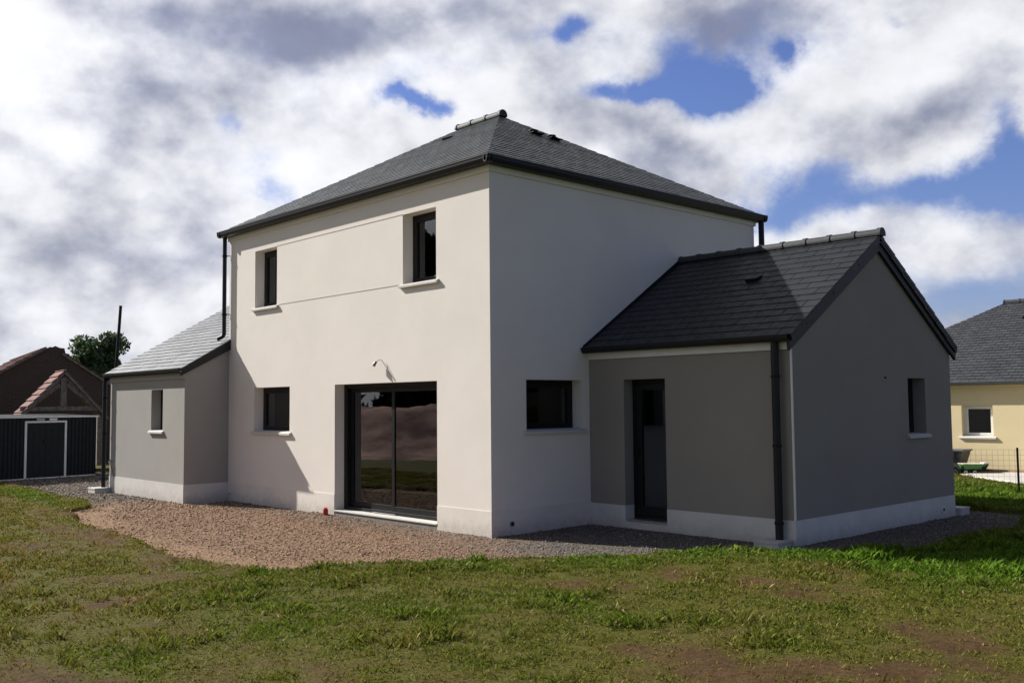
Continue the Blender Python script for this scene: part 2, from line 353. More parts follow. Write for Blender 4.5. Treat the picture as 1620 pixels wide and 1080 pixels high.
def window(parent, O, U, N, u0, u1, z0, z1, rev=.2, leaves=1, sill=True, frame='alu', name='window', glass='glass', fw=.055, sillmat='concrete', handle=True, sill_out=.05, label=None):
    """frame set back in its opening, opening sash, glass pane and concrete sill"""
    O, U, N = Vector(O), Vector(U), Vector(N); Z = Vector((0, 0, 1)); P = lambda u, z, n: O+U*u+N*n+Z*z
    def rect(mb, a, b, c0, c1, wd, n0, n1):
        for (p, q, r, s2) in ((a, a+wd, c0, c1), (b-wd, b, c0, c1), (a+wd, b-wd, c0, c0+wd), (a+wd, b-wd, c1-wd, c1)):
            mb.obox(P(p, r, n0), U*(q-p), N*(n1-n0), Z*(s2-r))
    g = .001
    mb = MB(); rect(mb, u0+g, u1-g, z0+g, z1-g, fw, -rev-.07, -rev); fr = mb.build(name, frame, parent, bevel=.003)
    if label: fr['label'] = label
    wl = (u1-u0-2*fw)/leaves
    for i in range(leaves):
        a, b = u0+fw+wl*i+.002, u0+fw+wl*(i+1)-.002
        mb = MB(); rect(mb, a, b, z0+fw+.002, z1-fw-.002, .06, -rev-.055, -rev+.006); mb.build('sash', frame, fr, bevel=.003)
        mb = MB(); mb.obox(P(a+.055, z0+fw+.055, -rev-.03), U*(b-a-.11), N*.006, Z*(z1-z0-2*fw-.11)); mb.build('glass', glass, fr)
    if handle:
        mb = MB(); hz = (z0+z1)/2; mb.obox(P(u1-fw-.035, hz-.06, -rev-.075), U*.025, N*.018, Z*.12); mb.build('handle', frame, fr)
    if sill:
        mb = MB(); mb.prism([P(u0-.07, z0-.045, sill_out), P(u0-.07, z0-.005, sill_out), P(u0-.07, z0+.018, -.003), P(u0-.07, z0-.045, -.003)], U*(u1-u0+.14))
        mb.prism([P(u0+.001, z0-.02, -.003), P(u0+.001, z0+.018, -.003), P(u0+.001, z0+.03, -rev), P(u0+.001, z0-.02, -rev)], U*(u1-u0-.002))
        mb.build('sill', sillmat, fr, bevel=.004)
    return fr

def gutter(parent, a, b, outv, r=.06, depth=.115, name='gutter', material='pvc'):
    """trough: profile extruded from a to b; outv points away from the wall; a,b are at the top of its back edge"""
    a, b, o = Vector(a), Vector(b), Vector(outv).normalized(); Z = Vector((0, 0, 1))
    prof = [(0, 0), (0, -depth*.8), (r*.5, -depth), (r*1.4, -depth*.92), (r*1.95, -depth*.45), (r*2.05, -.012), (r*2.2, -.008), (r*2.2, .008), (r*1.9, .008), (r*1.8, -depth*.4), (r*1.3, -depth*.8), (r*.5, -depth*.85), (.01, -depth*.7), (.01, 0)]
    mb = MB(); mb.prism([a+o*x+Z*y for x, y in prof], b-a); return mb.build(name, material, parent)

def downpipe(parent, pts, r=.05, clips=(), cdir=(0, 1, 0), clen=.08):
    mb = MB(); mb.tube(pts, r, 16); o = mb.build('downpipe', 'pvc', parent, smooth=True)
    for p in clips:
        p = Vector(p); mb = MB(); mb.tube([p-Vector((0, 0, .018)), p+Vector((0, 0, .018))], r+.009, 16); mb.tube([p, p+Vector(cdir)*clen], .008, 6); mb.build('pipe_bracket', 'black', o)
    return o

def ridge_tiles(parent, a, b, r=.10, seg=.42, cap_a=True, cap_b=True):
    a, b = Vector(a), Vector(b); L_ = (b-a).length; n = max(1, round(L_/seg)); d = (b-a)/n; dn = d.normalized(); side = dn.cross(Vector((0, 0, 1))).normalized()
    up = side.cross(dn)
    mb = MB()
    for i in range(n):
        p = a+d*i
        def ring(q, rr): return [q+side*rr*math.cos(t)+up*(rr*math.sin(t)) for t in [math.pi*k/12 for k in range(-1, 14)]]
        def shell(q0, q1, r0, r1):
            A, B = ring(q0, r0), ring(q1, r1); b0 = len(mb.v); m_ = len(A); mb.v += [tuple(x) for x in A+B]
            fs = [(b0+k, b0+k+1, b0+m_+k+1, b0+m_+k) for k in range(m_-1)]+[tuple(b0+k for k in range(m_)), tuple(b0+m_+k for k in range(m_))]
            for f in fs: mb.f.append(f); mb.m.append(0); mb.tint.append((1, 1, 1))
        shell(p, p+d, r, r*.94); shell(p+d-dn*.055, p+d+dn*.012, r*1.13, r*1.13)
        if i == 0: shell(p-dn*.02, p+dn*.02, r*1.13, r*1.13)
    return mb.build('ridge_tiles', 'ridge', parent, smooth=True)

def roof_vent(parent, p, U, V, size=.22):
    U, V = Vector(U).normalized(), Vector(V).normalized(); N = U.cross(V).normalized()
    if N.z < 0: N = -N
    p = Vector(p); mb = MB()
    mb.prism([p-U*size/2+N*.012, p-U*size/2+N*.06, p-U*size/2+V*size+N*.016], U*size)
    return mb.build('roof_vent', 'black', parent)

# ------------------------------------------------------------------ the new house
L, W, H, hp = 8.0145, 6.8003, 5.33, .358
E, y1, y2, He = 3.5724, 2.0742, 6.9244, 2.66
house = thing('house', (0, 0, 0), 'new two-storey off-white rendered house with slate hip roof and grey single-storey wings', 'house')
X, Y, Z = Vector((1, 0, 0)), Vector((0, 1, 0)), Vector((0, 0, 1))
T = .34
# front facade (y=0): u = x + L
ff = lambda x: x+L
front = [(ff(-4.067), ff(-1.227), .075, 2.239), (ff(-6.94), ff(-6.089), 3.776, 4.913), (ff(-2.089), ff(-1.234), 3.776, 4.913), (ff(-6.946), ff(-5.591), 1.381, 2.238)]
right = [(.701, 1.900, 1.468, 2.235)]
mb = MB()
OF = (-L, 0, 0); OR = (0, 0, 0); OB = (0, W, 0); OL = (-L, W, 0)
for O_, U_, N_, wd, hl in ((OF, X, -Y, L, front), (OR, Y, X, W, right), (OB, -X, Y, L, []), (OL, -Y, -X, W, [])):
    O_ = Vector(O_)
    panel(mb, (O_.x, O_.y, hp), U_, N_, wd, hp, H, hl, 0, T)
mb.build('wall', 'white', house, fixn=False)
mb = MB()
for O_, U_, N_, wd, hl in ((OF, X, -Y, L, [front[0][:2]+(-.3, 2.239)]), (OR, Y, X, W, []), (OB, -X, Y, L, []), (OL, -Y, -X, W, [])):
    panel(mb, (O_[0], O_[1], -.3), U_, N_, wd, -.3, hp, hl, .008, T, ext=.008)
    for a, b in ([(-.008, wd+.008)] if not hl else [(-.008, hl[0][0]), (hl[0][1], wd+.008)]):
        q = lambda u, n: Vector((O_[0], O_[1], hp))+U_*u+N_*n
        mb.poly([q(a, 0), q(b, 0), q(b, .008), q(a, .008)])
PM = mat('off_white_plinth', (.73, .69, .64), .92, var=.045, vscale=2, bump=.35, bscale=150, spec=.2, var2=(.67, .62, .56)); splash(PM); mb.build('plinth', PM, house, fixn=False)
# inner skin, floors, partition
mb = MB()
for O_, U_, N_, wd, hl in ((OF, X, -Y, L, front), (OR, Y, X, W, right), (OB, -X, Y, L, []), (OL, -Y, -X, W, [])):
    panel(mb, (O_[0], O_[1], 0), U_, N_, wd, 0, H, hl, -T, T, ext=-T, reveal=False)
mb.box((-L+.1, .1, -.05), (-.1, W-.1, .05)); mb.box((-L+.3, .3, 2.62), (-.3, W-.3, 2.9)); mb.box((-L+.3, .3, 5.2), (-.3, W-.3, 5.3))
mb.box((-L+.3, 4.0, .05), (-.3, 4.1, 2.62)); mb.box((-L+.3, 3.0, 2.9), (-.3, 3.1, 5.2)); mb.box((-4.6, .35, .05), (-4.5, 4.0, 2.62)); mb.box((-4.1, .35, 2.9), (-4.0, 3.0, 5.2))
mb.build('interior_wall', 'inner', house, fixn=False)
# thin render joints between the upper windows
for zz in (3.79, 4.915):
    mb = MB(); mb.box((-6.0 if zz < 4 else -6.086, -.005, zz), (-2.16 if zz < 4 else -2.092, .002, zz+.010)); mb.build('render_joint', 'band', house)
# cornice under the eaves
mb = MB()
mb.box((-L-.03, -.03, H-.09), (.03, -.001, H)); mb.box((.001, .0, H-.09), (.03, W+.03, H)); mb.box((-L-.03, 0, H-.09), (-L-.001, W+.03, H)); mb.box((-L, W+.001, H-.09), (0, W+.03, H))
mb.build('cornice', 'white', house)

# main roof: hip, ridge along X
ex, ez, rz, sx0, sx1 = .14, 5.44, 7.52, -4.66, -3.50
roofm = MB()
c = [Vector((-L-ex, -ex, ez)), Vector((ex, -ex, ez)), Vector((ex, W+ex, ez)), Vector((-L-ex, W+ex, ez))]
ra, rb = Vector((sx0, W/2, rz)), Vector((sx1, W/2, rz))
def roof_face(mb, a, b, tops, expo, wid, seed, thick=.012, n_under=.05, mi_u=1, tvar=.16):
    """a->b is the eave, tops the remaining corners in order b..a"""
    U_ = (b-a).normalized(); nrm = U_.cross(tops[0]-a).normalized()
    if nrm.z < 0: nrm = -nrm
    V_ = nrm.cross(U_).normalized()
    if V_.z < 0: V_ = -V_
    reg = [(0, 0), ((b-a).length, 0)]+[((t-a).dot(U_), (t-a).dot(V_)) for t in tops]
    slates(mb, a, U_, V_, reg, expo, wid, seed=seed, thick=thick, tvar=tvar)
    mb.prism([p-nrm*.004 for p in [a, b]+tops], -nrm*n_under, mi_u)
    return U_, V_
roof_face(roofm, c[0], c[1], [rb, ra], .155, .30, 1, .009, tvar=.07)
roof_face(roofm, c[1], c[2], [rb], .155, .30, 2, .009, tvar=.07)
roof_face(roofm, c[2], c[3], [ra, rb], .2, .4, 3)
roof_face(roofm, c[3], c[0], [ra], .2, .4, 4)
roof = roofm.build('roof', ['slate', 'pvc'], house)
ridge_tiles(roof, ra+Vector((-.08, 0, .0)), rb+Vector((.10, 0, .0)), .095, .42)
mb = MB()   # fascia and soffit board, butted round the eaves
mb.box((-L-ex+.02, -ex+.02, H+.0), (ex-.02, W+ex-.02, H+.035)); mb.build('soffit', 'pvc', house)
g = ex-.04
gutter(house, (-L-ex-.05, -g, ez-.005), (ex+.06, -g, ez-.005), (0, -1, 0), .045); gutter(house, (g, -ex-.06, ez-.0065), (g, W+ex+.06, ez-.0065), (1, 0, 0), .045, depth=.113)
gutter(house, (-L-g, -ex-.06, ez-.0065), (-L-g, W+ex+.06, ez-.0065), (-1, 0, 0), .045, depth=.113); gutter(house, (-L-ex-.05, W+g, ez-.005), (ex+.06, W+g, ez-.005), (0, 1, 0), .045)
# roof vents of the big roof
k = (rz-ez)/3.7
for yy, dx, sz in ((3.35, -2.5, .26), (3.75, -2.42, .24)):
    mb = MB(); zc = ez+k*(ex-dx); mb.tube([(dx, yy, zc-.02), (dx, yy, zc+.07)], .06, 12); mb.tube([(dx-.005, yy, zc+.06), (dx-.005, yy, zc+.085)], .09, 12); mb.box((dx-.12, yy-.15, zc+.0), (dx+.16, yy+.15, zc+.012)); mb.build('roof_vent', 'black', roof, smooth=True)
roof_vent(roof, (-4.13, 2.56, 7.01), X, (0, 1, .58), .2)

# downpipes of the main block
downpipe(house, [(-8.07, -.085, 5.33), (-8.07, -.085, 3.34), (-8.09, -.10, 3.305), (-8.13, -.13, 3.28), (-8.18, -.17, 3.25)], .042, [(-8.07, -.085, 4.95), (-8.07, -.085, 3.75)], (1, 1, 0), .09)
downpipe(house, [(.09, W+.12, 5.34), (.09, W+.12, .3)], .055, [(.09, W+.12, 4.8)], (-.5, -1, 0), .1)

# windows of the main block
window(house, OF, X, -Y, *front[1], leaves=1); window(house, OF, X, -Y, *front[2], leaves=1); window(house, OF, X, -Y, *front[3], leaves=1)
window(house, OR, Y, X, *right[0], leaves=1)
# sliding door
u0, u1, z0, z1 = front[0]; xa, xb = u0-L, u1-L
mb = MB()
def rect_xz(mb, a, b, c0, c1, wl, wr, wb, wt, ya, yb):
    mb.box((a, ya, c0), (a+wl, yb, c1)); mb.box((b-wr, ya, c0), (b, yb, c1)); mb.box((a+wl, ya, c0), (b-wr, yb, c0+wb)); mb.box((a+wl, ya, c1-wt), (b-wr, yb, c1))
rect_xz(mb, xa+.001, xb-.001, .09, z1-.001, .10, .05, .055, .07, .19, .31); sd = mb.build('sliding_door', 'alu', house, bevel=.003)
xm = (xa+xb)/2
for a, b, ya in ((xa+.10, xm+.05, .255), (xm-.03, xb-.05, .205)):
    mb = MB(); rect_xz(mb, a, b, .147, z1-.073, .09 if a < xm-.1 else .075, .07, .085, .07, ya, ya+.04); mb.build('sash', 'alu', sd, bevel=.003)
    mb = MB(); mb.box((a+.08, ya+.017, .225), (b-.065, ya+.023, z1-.138)); mb.build('glass', 'glass', sd)
mb = MB(); mb.box((xa+.125, .225, .95), (xa+.15, .253, 1.17)); mb.build('handle', 'alu', sd)
mb = MB(); mb.box((xa+.9, .16, .1), (xm+.12, .172, .112)); mb.box((xa+.95, .17, .100), (xa+.97, .192, .112)); mb.box((xm, .17, .100), (xm+.02, .192, .112)); mb.build('door_rail', 'metal', sd)
mb = MB(); mb.box((xa+.001, -.0, -.2), (xb-.001, .33, .066)); mb.build('doorstep', 'step', house)
mb = MB(); mb.box((xa+.002, -.018, .0665), (xb-.002, .2, .09)); mb.build('threshold', 'concrete', sd, bevel=.004)
mb = MB(); mb.box((-2.52, .345, .09), (-2.44, .36, 2.16)); mb.build('inner_strip', 'strip', sd)  # thin pale upright strip close behind the glass
# wall lamp wire
lf = MB(); lf.tube([(-2.30, -.0, 2.262), (-2.33, -.012, 2.30), (-2.62, -.03, 2.60), (-2.66, -.05, 2.615), (-2.72, -.08, 2.575)], .0045, 8); lamp_ = lf.build('lamp_cable', 'lamp', house, smooth=True)
mb = MB(); mb.tube([(-2.71, -.075, 2.585), (-2.722, -.085, 2.57), (-2.745, -.10, 2.53), (-2.75, -.105, 2.51)], .02, 12, r2=.034); mb.build('bulb', 'lamp', lamp_, smooth=True)
# round caps on the plinths
def cap(parent, p, N, r=.04, m='pvcwhite'):
    p, N = Vector(p), Vector(N); mb = MB(); mb.tube([p, p+N*.02], r, 18); o = mb.build('vent_cap', m, parent, smooth=True)
    mb = MB(); mb.tube([p+N*.0201, p+N*.024], r*.55, 14); mb.build('vent_hole', 'black', o); return o
cap(house, (.008, .38, .155), X, .038, 'lamp'); cap(house, (-7.88, -.008, .14), -Y, .03, 'pvcwhite'); 

# ------------------------------------------------------------------ right wing (part of the house)
ym = (y1+y2)/2; eo, go = .137, .087; k2 = (4.335-2.739)/(ym-y1+eo); zr = 4.335
roofz = lambda y: 2.739+k2*(min(y, 2*ym-y)-(y1-eo))
dwall = [(.707, 1.496, .10, 2.228)]; gwall = [(5.391-y1, 5.987-y1, 1.339, 2.217)]
mb = MB()
panel(mb, (0, y1, .335), X, -Y, E, .335, He, dwall, 0, T); panel(mb, (E, y1, .335), Y, X, y2-y1, .335, He, gwall, 0, T); panel(mb, (E, y2, .335), -X, Y, E, .335, He, [], 0, T)
mb.poly([(E, y1, He), (E, y2, He), (E, y2, roofz(y2)-.04), (E, ym, zr-.05), (E, y1, roofz(y1)-.04)])
mb.build('wall', 'grey', house, fixn=False)['label'] = 'grey rendered wall of the gabled right wing'
mb = MB()
panel(mb, (0, y1, -.3), X, -Y, E, -.3, .335, dwall, .007, T, ext=.007); panel(mb, (E, y1, -.3), Y, X, y2-y1, -.3, .335, [], .007, T, ext=.007); panel(mb, (E, y2, -.3), -X, Y, E, -.3, .335, [], .007, T, ext=.007)
mb.poly([(.0, y1, .335), (.707, y1, .335), (.707, y1-.007, .335), (.0, y1-.007, .335)]); mb.poly([(1.496, y1, .335), (E, y1, .335), (E+.007, y1-.007, .335), (1.496, y1-.007, .335)]); mb.poly([(E, y1, .335), (E, y2, .335), (E+.007, y2+.007, .335), (E+.007, y1-.007, .335)])
mb.build('plinth', 'plinth', house, fixn=False)
mb = MB()
panel(mb, (0, y1, 0), X, -Y, E, 0, He, dwall, -T, T, ext=-T, reveal=False); panel(mb, (E, y1, 0), Y, X, y2-y1, 0, He, gwall, -T, T, ext=-T, reveal=False); panel(mb, (E, y2, 0), -X, Y, E, 0, He, [], -T, T, ext=-T, reveal=False)
mb.box((.05, y1+.1, -.05), (E-.1, y2-.1, .05)); mb.box((.01, y1+.3, 2.5), (E-.3, y2-.3, 2.6)); mb.box((.01, ym, .05), (E-T, ym+.1, 2.5))
mb.build('interior_wall', 'inner', house, fixn=False)
mb = MB(); mb.box((E-.012, y1-.010, .34), (E+.010, y1+.012, He-.01)); mb.build('corner_bead', 'trim', house)
window(house, (E, y1, 0), Y, X, *gwall[0], leaves=1)
# glazed door of the wing
a, b = dwall[0][0], dwall[0][1]; mb = MB(); ya = y1+.2
rect_xz(mb, a+.001, b-.001, .135, 2.227, .06, .05, .04, .06, ya, ya+.07); dr = mb.build('door', 'alu', house, bevel=.003)
mb = MB(); rect_xz(mb, a+.065, b-.055, .18, 2.163, .10, .10, .14, .10, ya+.01, ya+.06); mb.build('sash', 'alu', dr, bevel=.003)
mb = MB(); mb.box((a+.16, ya+.03, .315), (b-.15, ya+.036, 2.07)); mb.build('glass', 'glass', dr)
mb = MB(); mb.box((a+.095, ya-.03, 1.08), (a+.115, ya-.015, 1.21)); mb.box((a+.097, ya-.02, 1.14), (a+.113, ya+.009, 1.156)); mb.build('handle', 'alu', dr)
mb = MB(); mb.box((a+.002, y1+.01, .101), (b-.002, ya+.07, .1345)); mb.build('threshold', 'metal', dr, bevel=.003)
# fascia board under the gutter
mb = MB(); mb.box((.002, y1-.03, He-.105), (E-.02, y1-.001, He-.0)); mb.build('fascia', 'trim', house)
mb = MB(); mb.box((.002, y1-.09, He+.0005), (E-.001, y1-.001, He+.045)); mb.build('soffit', 'pvc', house)
# roof of the wing
mb = MB(); A = Vector((.006, y1-eo, 2.739)); B = Vector((E+go, y1-eo, 2.739)); R0 = Vector((.006, ym, zr)); R1 = Vector((E+go, ym, zr))
roof_face(mb, A, B, [R1, R0], .192, .43, 11, .007)
A2 = Vector((.006, y2+eo, 2.739)); B2 = Vector((E+go, y2+eo, 2.739)); roof_face(mb, B2, A2, [R0, R1], .192, .43, 12, .010)
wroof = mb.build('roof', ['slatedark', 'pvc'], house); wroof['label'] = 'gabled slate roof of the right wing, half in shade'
ridge_tiles(wroof, R0+Vector((0, 0, .0)), R1+Vector((.02, 0, 0)), .085, .41)
# barge boards with slate edging
for side in (0, 1):
    ye = y1-eo if side == 0 else y2+eo; sg = 1 if side == 0 else -1
    d = Vector((0, sg*(ym-y1+eo), zr-2.739)); dn = d.normalized(); nn = Vector((0, -sg*dn.z, abs(dn.y)))
    a = Vector((E+.012, ye, 2.739)); mb = MB()
    cut = Vector((0, sg*.02, 0))
    mb.prism([a-Z*.02+cut, a-Z*.205+cut, Vector((a.x, ym-sg*.0005, zr-.245)), Vector((a.x, ym-sg*.0005, zr-.055))], (.045, 0, 0)); mb.build('barge_board', 'pvc', house)
    mb = MB(); nseg = 7
    for i in range(nseg):
        p = a+d*(i/nseg)+X*.048; q = d*(1/nseg)-dn*.006
        mb.prism([p-nn*.012, p+q-nn*.012, p+q-nn*(.105), p-nn*(.095)], (.022+.004*(i % 2), 0, 0), tint=(1+.1*math.sin(i*3), )*3)
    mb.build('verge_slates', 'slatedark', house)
mb = MB(); mb.prism([(E+.0575, ym-.16, zr-.19), (E+.0575, ym+.16, zr-.19), (E+.0575, ym+.16, zr-.31), (E+.0575, ym, zr-.27), (E+.0575, ym-.16, zr-.31)], (.006, 0, 0)) if False else None
gutter(house, (.005, y1-eo+.03, 2.735), (E+.055, y1-eo+.03, 2.735), (0, -1, 0), .04, .085)
gutter(house, (.005, y2+eo-.045, 2.735), (E+.055, y2+eo-.045, 2.735), (0, 1, 0), .05, .10)
mb = MB()  # flashing against the main wall
mb.prism([(.001, y1-eo, 2.775), (.001, y1-eo, 2.70), (.001, ym, zr-.03), (.001, ym, zr+.07)], (.016, 0, 0)); mb.build('flashing', 'pvc', house)
roof_vent(wroof, (2.1, 3.46, roofz(3.46)), X, (0, 1, k2), .2)
downpipe(house, [(3.39, y1-.095, 2.67), (3.39, y1-.095, .065)], .052, [(3.39, y1-.095, 2.2), (3.39, y1-.095, 1.3), (3.39, y1-.095, .3)], (0, 1, 0), .07)
downpipe(house, [(3.45, y2+eo+.03, 2.66), (3.42, y2+.09, 2.4), (3.42, y2+.09, .06)], .052)
cap(house, (E+.007, 6.45, .135), X, .055, 'pvcwhite')
mb = MB(); mb.tube([(E, 4.642, 2.214), (E+.03, 4.642, 2.214)], .012, 10); mb.build('wall_hook', 'black', house)

# ------------------------------------------------------------------ left wing (part of the house)
Pd, Ml, Hl = .9337, 3.8336, 2.56; xl, xr = -L-Ml, -L+.012; k3 = .575; yr = 2.6
ye = -Pd-.11; lz = lambda y: 2.63+k3*(min(y, 2*yr-y)-ye); yb = 2*yr+Pd
lwin = [(-9.596-xl, -9.02-xl, 1.383, 2.240)]
mb = MB()
panel(mb, (xl, -Pd, .36), X, -Y, xr-xl, .36, Hl, lwin, 0, T); panel(mb, (xr, -Pd, .36), Y, X, Pd, .36, Hl, [], 0, T); panel(mb, (xl, yb, .36), -Y, -X, yb+Pd, .36, Hl, [], 0, T); panel(mb, (-L, yb, .36), -X, Y, Ml, .36, Hl, [], 0, T)
mb.poly([(xr, -Pd, Hl), (xr, -.0005, Hl), (xr, -.0005, lz(0)-.04), (xr, -Pd, lz(-Pd)-.03)])
mb.poly([(xl, -Pd, Hl), (xl, yb, Hl), (xl, yb, lz(yb)-.03), (xl, yr, lz(yr)-.05), (xl, -Pd, lz(-Pd)-.03)])
mb.poly([(-L-.002, W, Hl), (-L-.002, yb, Hl), (-L-.002, yb, lz(yb)-.03), (-L-.002, W, lz(W)-.03)]) if yb > W else None
mb.build('wall', mat('beige_grey_render', (.34, .33, .315), .93, var=.04, vscale=.8, bump=.3, bscale=170, spec=.2, var2=(.355, .345, .33)), house, fixn=False)['label'] = 'grey rendered wall of the low left wing'
mb = MB()
panel(mb, (xl, -Pd, -.3), X, -Y, xr-xl, -.3, .36, [], .006, T, ext=.006); panel(mb, (xr, -Pd, -.3), Y, X, Pd-.009, -.3, .36, [], .006, T); panel(mb, (xl, yb, -.3), -Y, -X, yb+Pd, -.3, .36, [], .006, T, ext=.006)
mb.poly([(xl-.006, -Pd-.006, .36), (xr+.006, -Pd-.006, .36), (xr, -Pd, .36), (xl, -Pd, .36)]); mb.poly([(xr, -Pd, .36), (xr+.006, -Pd-.006, .36), (xr+.006, -.009, .36), (xr, -.009, .36)])
mb.build('plinth', 'plinth', house, fixn=False)
mb = MB(); panel(mb, (xl, -Pd, 0), X, -Y, xr-xl, 0, Hl, lwin, -T, T, ext=-T, reveal=False); mb.box((xl+.2, -Pd+.2, -.05), (-L-.1, 5, .05)); mb.box((xl+.2, -Pd+.2, 2.45), (-L-.1, 5, 2.55)); mb.box((xl+.2, 2.5, .05), (-L-.1, 2.6, 2.45))
mb.build('interior_wall', 'inner', house, fixn=False)
window(house, (xl, -Pd, 0), X, -Y, *lwin[0], leaves=1)
mb = MB(); mb.box((xl+.0, -Pd-.03, Hl-.12), (xr-.0, -Pd-.001, Hl-.0)); mb.build('fascia', mat('pale_grey_fascia', (.36, .355, .35), .7, var=.04), house)
mb = MB(); lx0, lx1 = xl-.10, xr+.07
a, b = Vector((lx0, ye, 2.63)), Vector((lx1, ye, 2.63)); yc = -.001
# front slope: left of the main block it runs to the ridge; the strip in front of the main wall stops at it
top0, top1 = Vector((lx0, yr, lz(yr))), Vector((-L-.004, yr, lz(yr)))
roof_face(mb, a, Vector((-L-.004, ye, 2.63)), [top1, top0], .17, .36, 21, .012)
roof_face(mb, Vector((-L-.003, ye, 2.63)), b, [Vector((lx1, -.004, lz(0))), Vector((-L-.003, -.004, lz(0)))], .17, .36, 22, .012)
roof_face(mb, Vector((-L-.004, yb+.1, 2.63)), Vector((lx0, yb+.1, 2.63)), [top0, top1], .2, .36, 23, .012)
lroof = mb.build('roof', ['slateleft', 'pvc'], house); lroof['label'] = 'glossy slate roof of the low left wing, sheen partly painted into its colour'
ridge_tiles(lroof, top0, top1, .085, .41)
mb = MB(); mb.prism([(xr+.012, ye+.01, 2.61), (xr+.012, ye+.01, 2.49), (xr+.012, -.004, lz(0)-.20), (xr+.012, -.004, lz(0)-.02)], (.055, 0, 0)); mb.build('barge_board', 'pvc', house)
mb = MB(); mb.prism([(xl-.06, ye+.01, 2.61), (xl-.06, ye+.01, 2.45), (xl-.06, yr, lz(yr)-.21), (xl-.06, yr, lz(yr)-.05)], (.045, 0, 0)); mb.build('barge_board', 'pvc', house)
gutter(house, (lx0+.03, ye+.045, 2.625), (xr+.065, ye+.045, 2.625), (0, -1, 0), .05, .085)
downpipe(house, [(xl-.08, -Pd-.10, 2.57), (xl-.08, -Pd-.10, .06)], .045, [(xl-.08, -Pd-.10, 2.1), (xl-.08, -Pd-.10, 1.3), (xl-.08, -Pd-.10, .3)], (1, .6, 0), .1)
mb = MB(); p = Vector((-11.69, -Pd, .69)); mb.tube([p, p-Y*.07], .018, 10); mb.tube([p-Y*.06, p-Y*.075-Z*.035], .012, 8); mb.tube([p-Y*.05+Z*.01, p-Y*.05+Z*.05], .008, 8); tp = mb.build('tap', 'metal', house, smooth=True)
mb = MB(); mb.tube([p-Y*.04-Z*.02, p+Vector((.04, -.05, -.1)), p+Vector((.10, -.03, -.18)), p+Vector((.15, -.02, -.33))], .006, 6); mb.build('wire', 'black', tp, smooth=True)

# ------------------------------------------------------------------ concrete blocks under the downpipes
def block(loc, sx, sy, h, label):
    t = MB(); x, y = loc; t.box((x-sx/2, y-sy/2, -.05), (x+sx/2, y+sy/2, h-.03)); o = None
    root = thing('concrete_block', (x, y, 0), label, 'concrete block', 'concrete blocks under the downpipes')
    t.build('base', 'blockm', root, bevel=.006)
    t = MB(); t.box((x-sx/2-.008, y-sy/2-.008, h-.0295), (x+sx/2+.008, y+sy/2+.008, h+.005)); t.build('lid', 'blockm', root, bevel=.006)
block((3.34, 1.90), .36, .34, .085, 'square concrete drain block under the front downpipe of the right wing')
block((-11.93, -1.12), .42, .34, .10, 'pale concrete drain block under the downpipe of the low left wing')
block((3.47, 7.16), .34, .34, .11, 'concrete drain block behind the far corner of the right wing')

# red plastic sleeve by the sliding door
mb = MB(); mb.tube([(-4.19, -.10, -.02), (-4.19, -.10, .10)], .045, 14); root = mb.build('plastic_sleeve', 'red', None, smooth=True); root.location = (0, 0, 0)
tag(root, 'small red plastic sleeve standing in the gravel beside the sliding door', 'plastic sleeve')
mb = MB(); mb.tube([(-4.19, -.10, .10), (-4.185, -.10, .125)], .03, 12); mb.tube([(-4.19, -.145, .05), (-4.19, -.15, .052)], .018, 10); mb.build('cap', 'red', root, smooth=True)

# ------------------------------------------------------------------ ground
def lat(n, seed): return np.random.default_rng(seed).random((n, n))
LAT = {}
def vnoise(x, y, sc, seed):
    if seed not in LAT: LAT[seed] = lat(256, seed)
    g_ = LAT[seed]; x = x*sc+100; y = y*sc+100; xi = np.floor(x).astype(int); yi = np.floor(y).astype(int); fx = x-xi; fy = y-yi
    fx = fx*fx*(3-2*fx); fy = fy*fy*(3-2*fy); xi %= 255; yi %= 255
    return (g_[xi, yi]*(1-fx)+g_[xi+1, yi]*fx)*(1-fy)+(g_[xi, yi+1]*(1-fx)+g_[xi+1, yi+1]*fx)*fy
def fbm(x, y, sc, seed, o=4, g_=.5):
    t = 0; a = 1; n = 0
    for i in range(o): t = t+a*vnoise(x, y, sc*2**i, seed+i); n += a; a *= g_
    return t/n
# edge of the gravel, seen from above
GP = [(-19.5, -2.3), (-16.2, -2.0), (-12.7, -1.95), (-11.2, -2.15), (-9.4, -2.2), (-8.7, -2.35), (-7.75, -3.15), (-5.9, -3.55), (-3.9, -3.7), (-.55, -3.98), (.3, -3.65), (.6, -3.05), (1.1, -2.34), (2.3, -.85), (2.88, .34), (3.35, 1.15), (4.2, 1.6), (4.75, 2.2), (4.85, 3.2), (4.85, 5.7), (4.75, 6.6), (4.35, 7.65), (3.3, 7.75), (0, 8.2), (-9, 8.5), (-13, 7.5), (-13, 2.5), (-17.8, 2.5), (-19.5, 2.2)]
GPa = np.array(GP)
def sdist(x, y):
    """signed distance to the gravel outline, negative inside"""
    x = x+(fbm(x, y, 1.6, 90, 3)-.5)*.35; y = y+(fbm(x, y, 1.6, 95, 3)-.5)*.35
    d = np.full(x.shape, 1e9); ins = np.zeros(x.shape, bool)
    for (ax, ay), (bx, by) in zip(GPa, np.roll(GPa, -1, 0)):
        ex_, ey_ = bx-ax, by-ay; t = np.clip(((x-ax)*ex_+(y-ay)*ey_)/(ex_*ex_+ey_*ey_), 0, 1)
        d = np.minimum(d, np.hypot(x-ax-t*ex_, y-ay-t*ey_))
        cnd = ((ay > y) != (by > y)); xi_ = ax+(y-ay)/(by-ay+1e-12)*(bx-ax); ins ^= cnd & (x < xi_)
    return np.where(ins, -d, d)
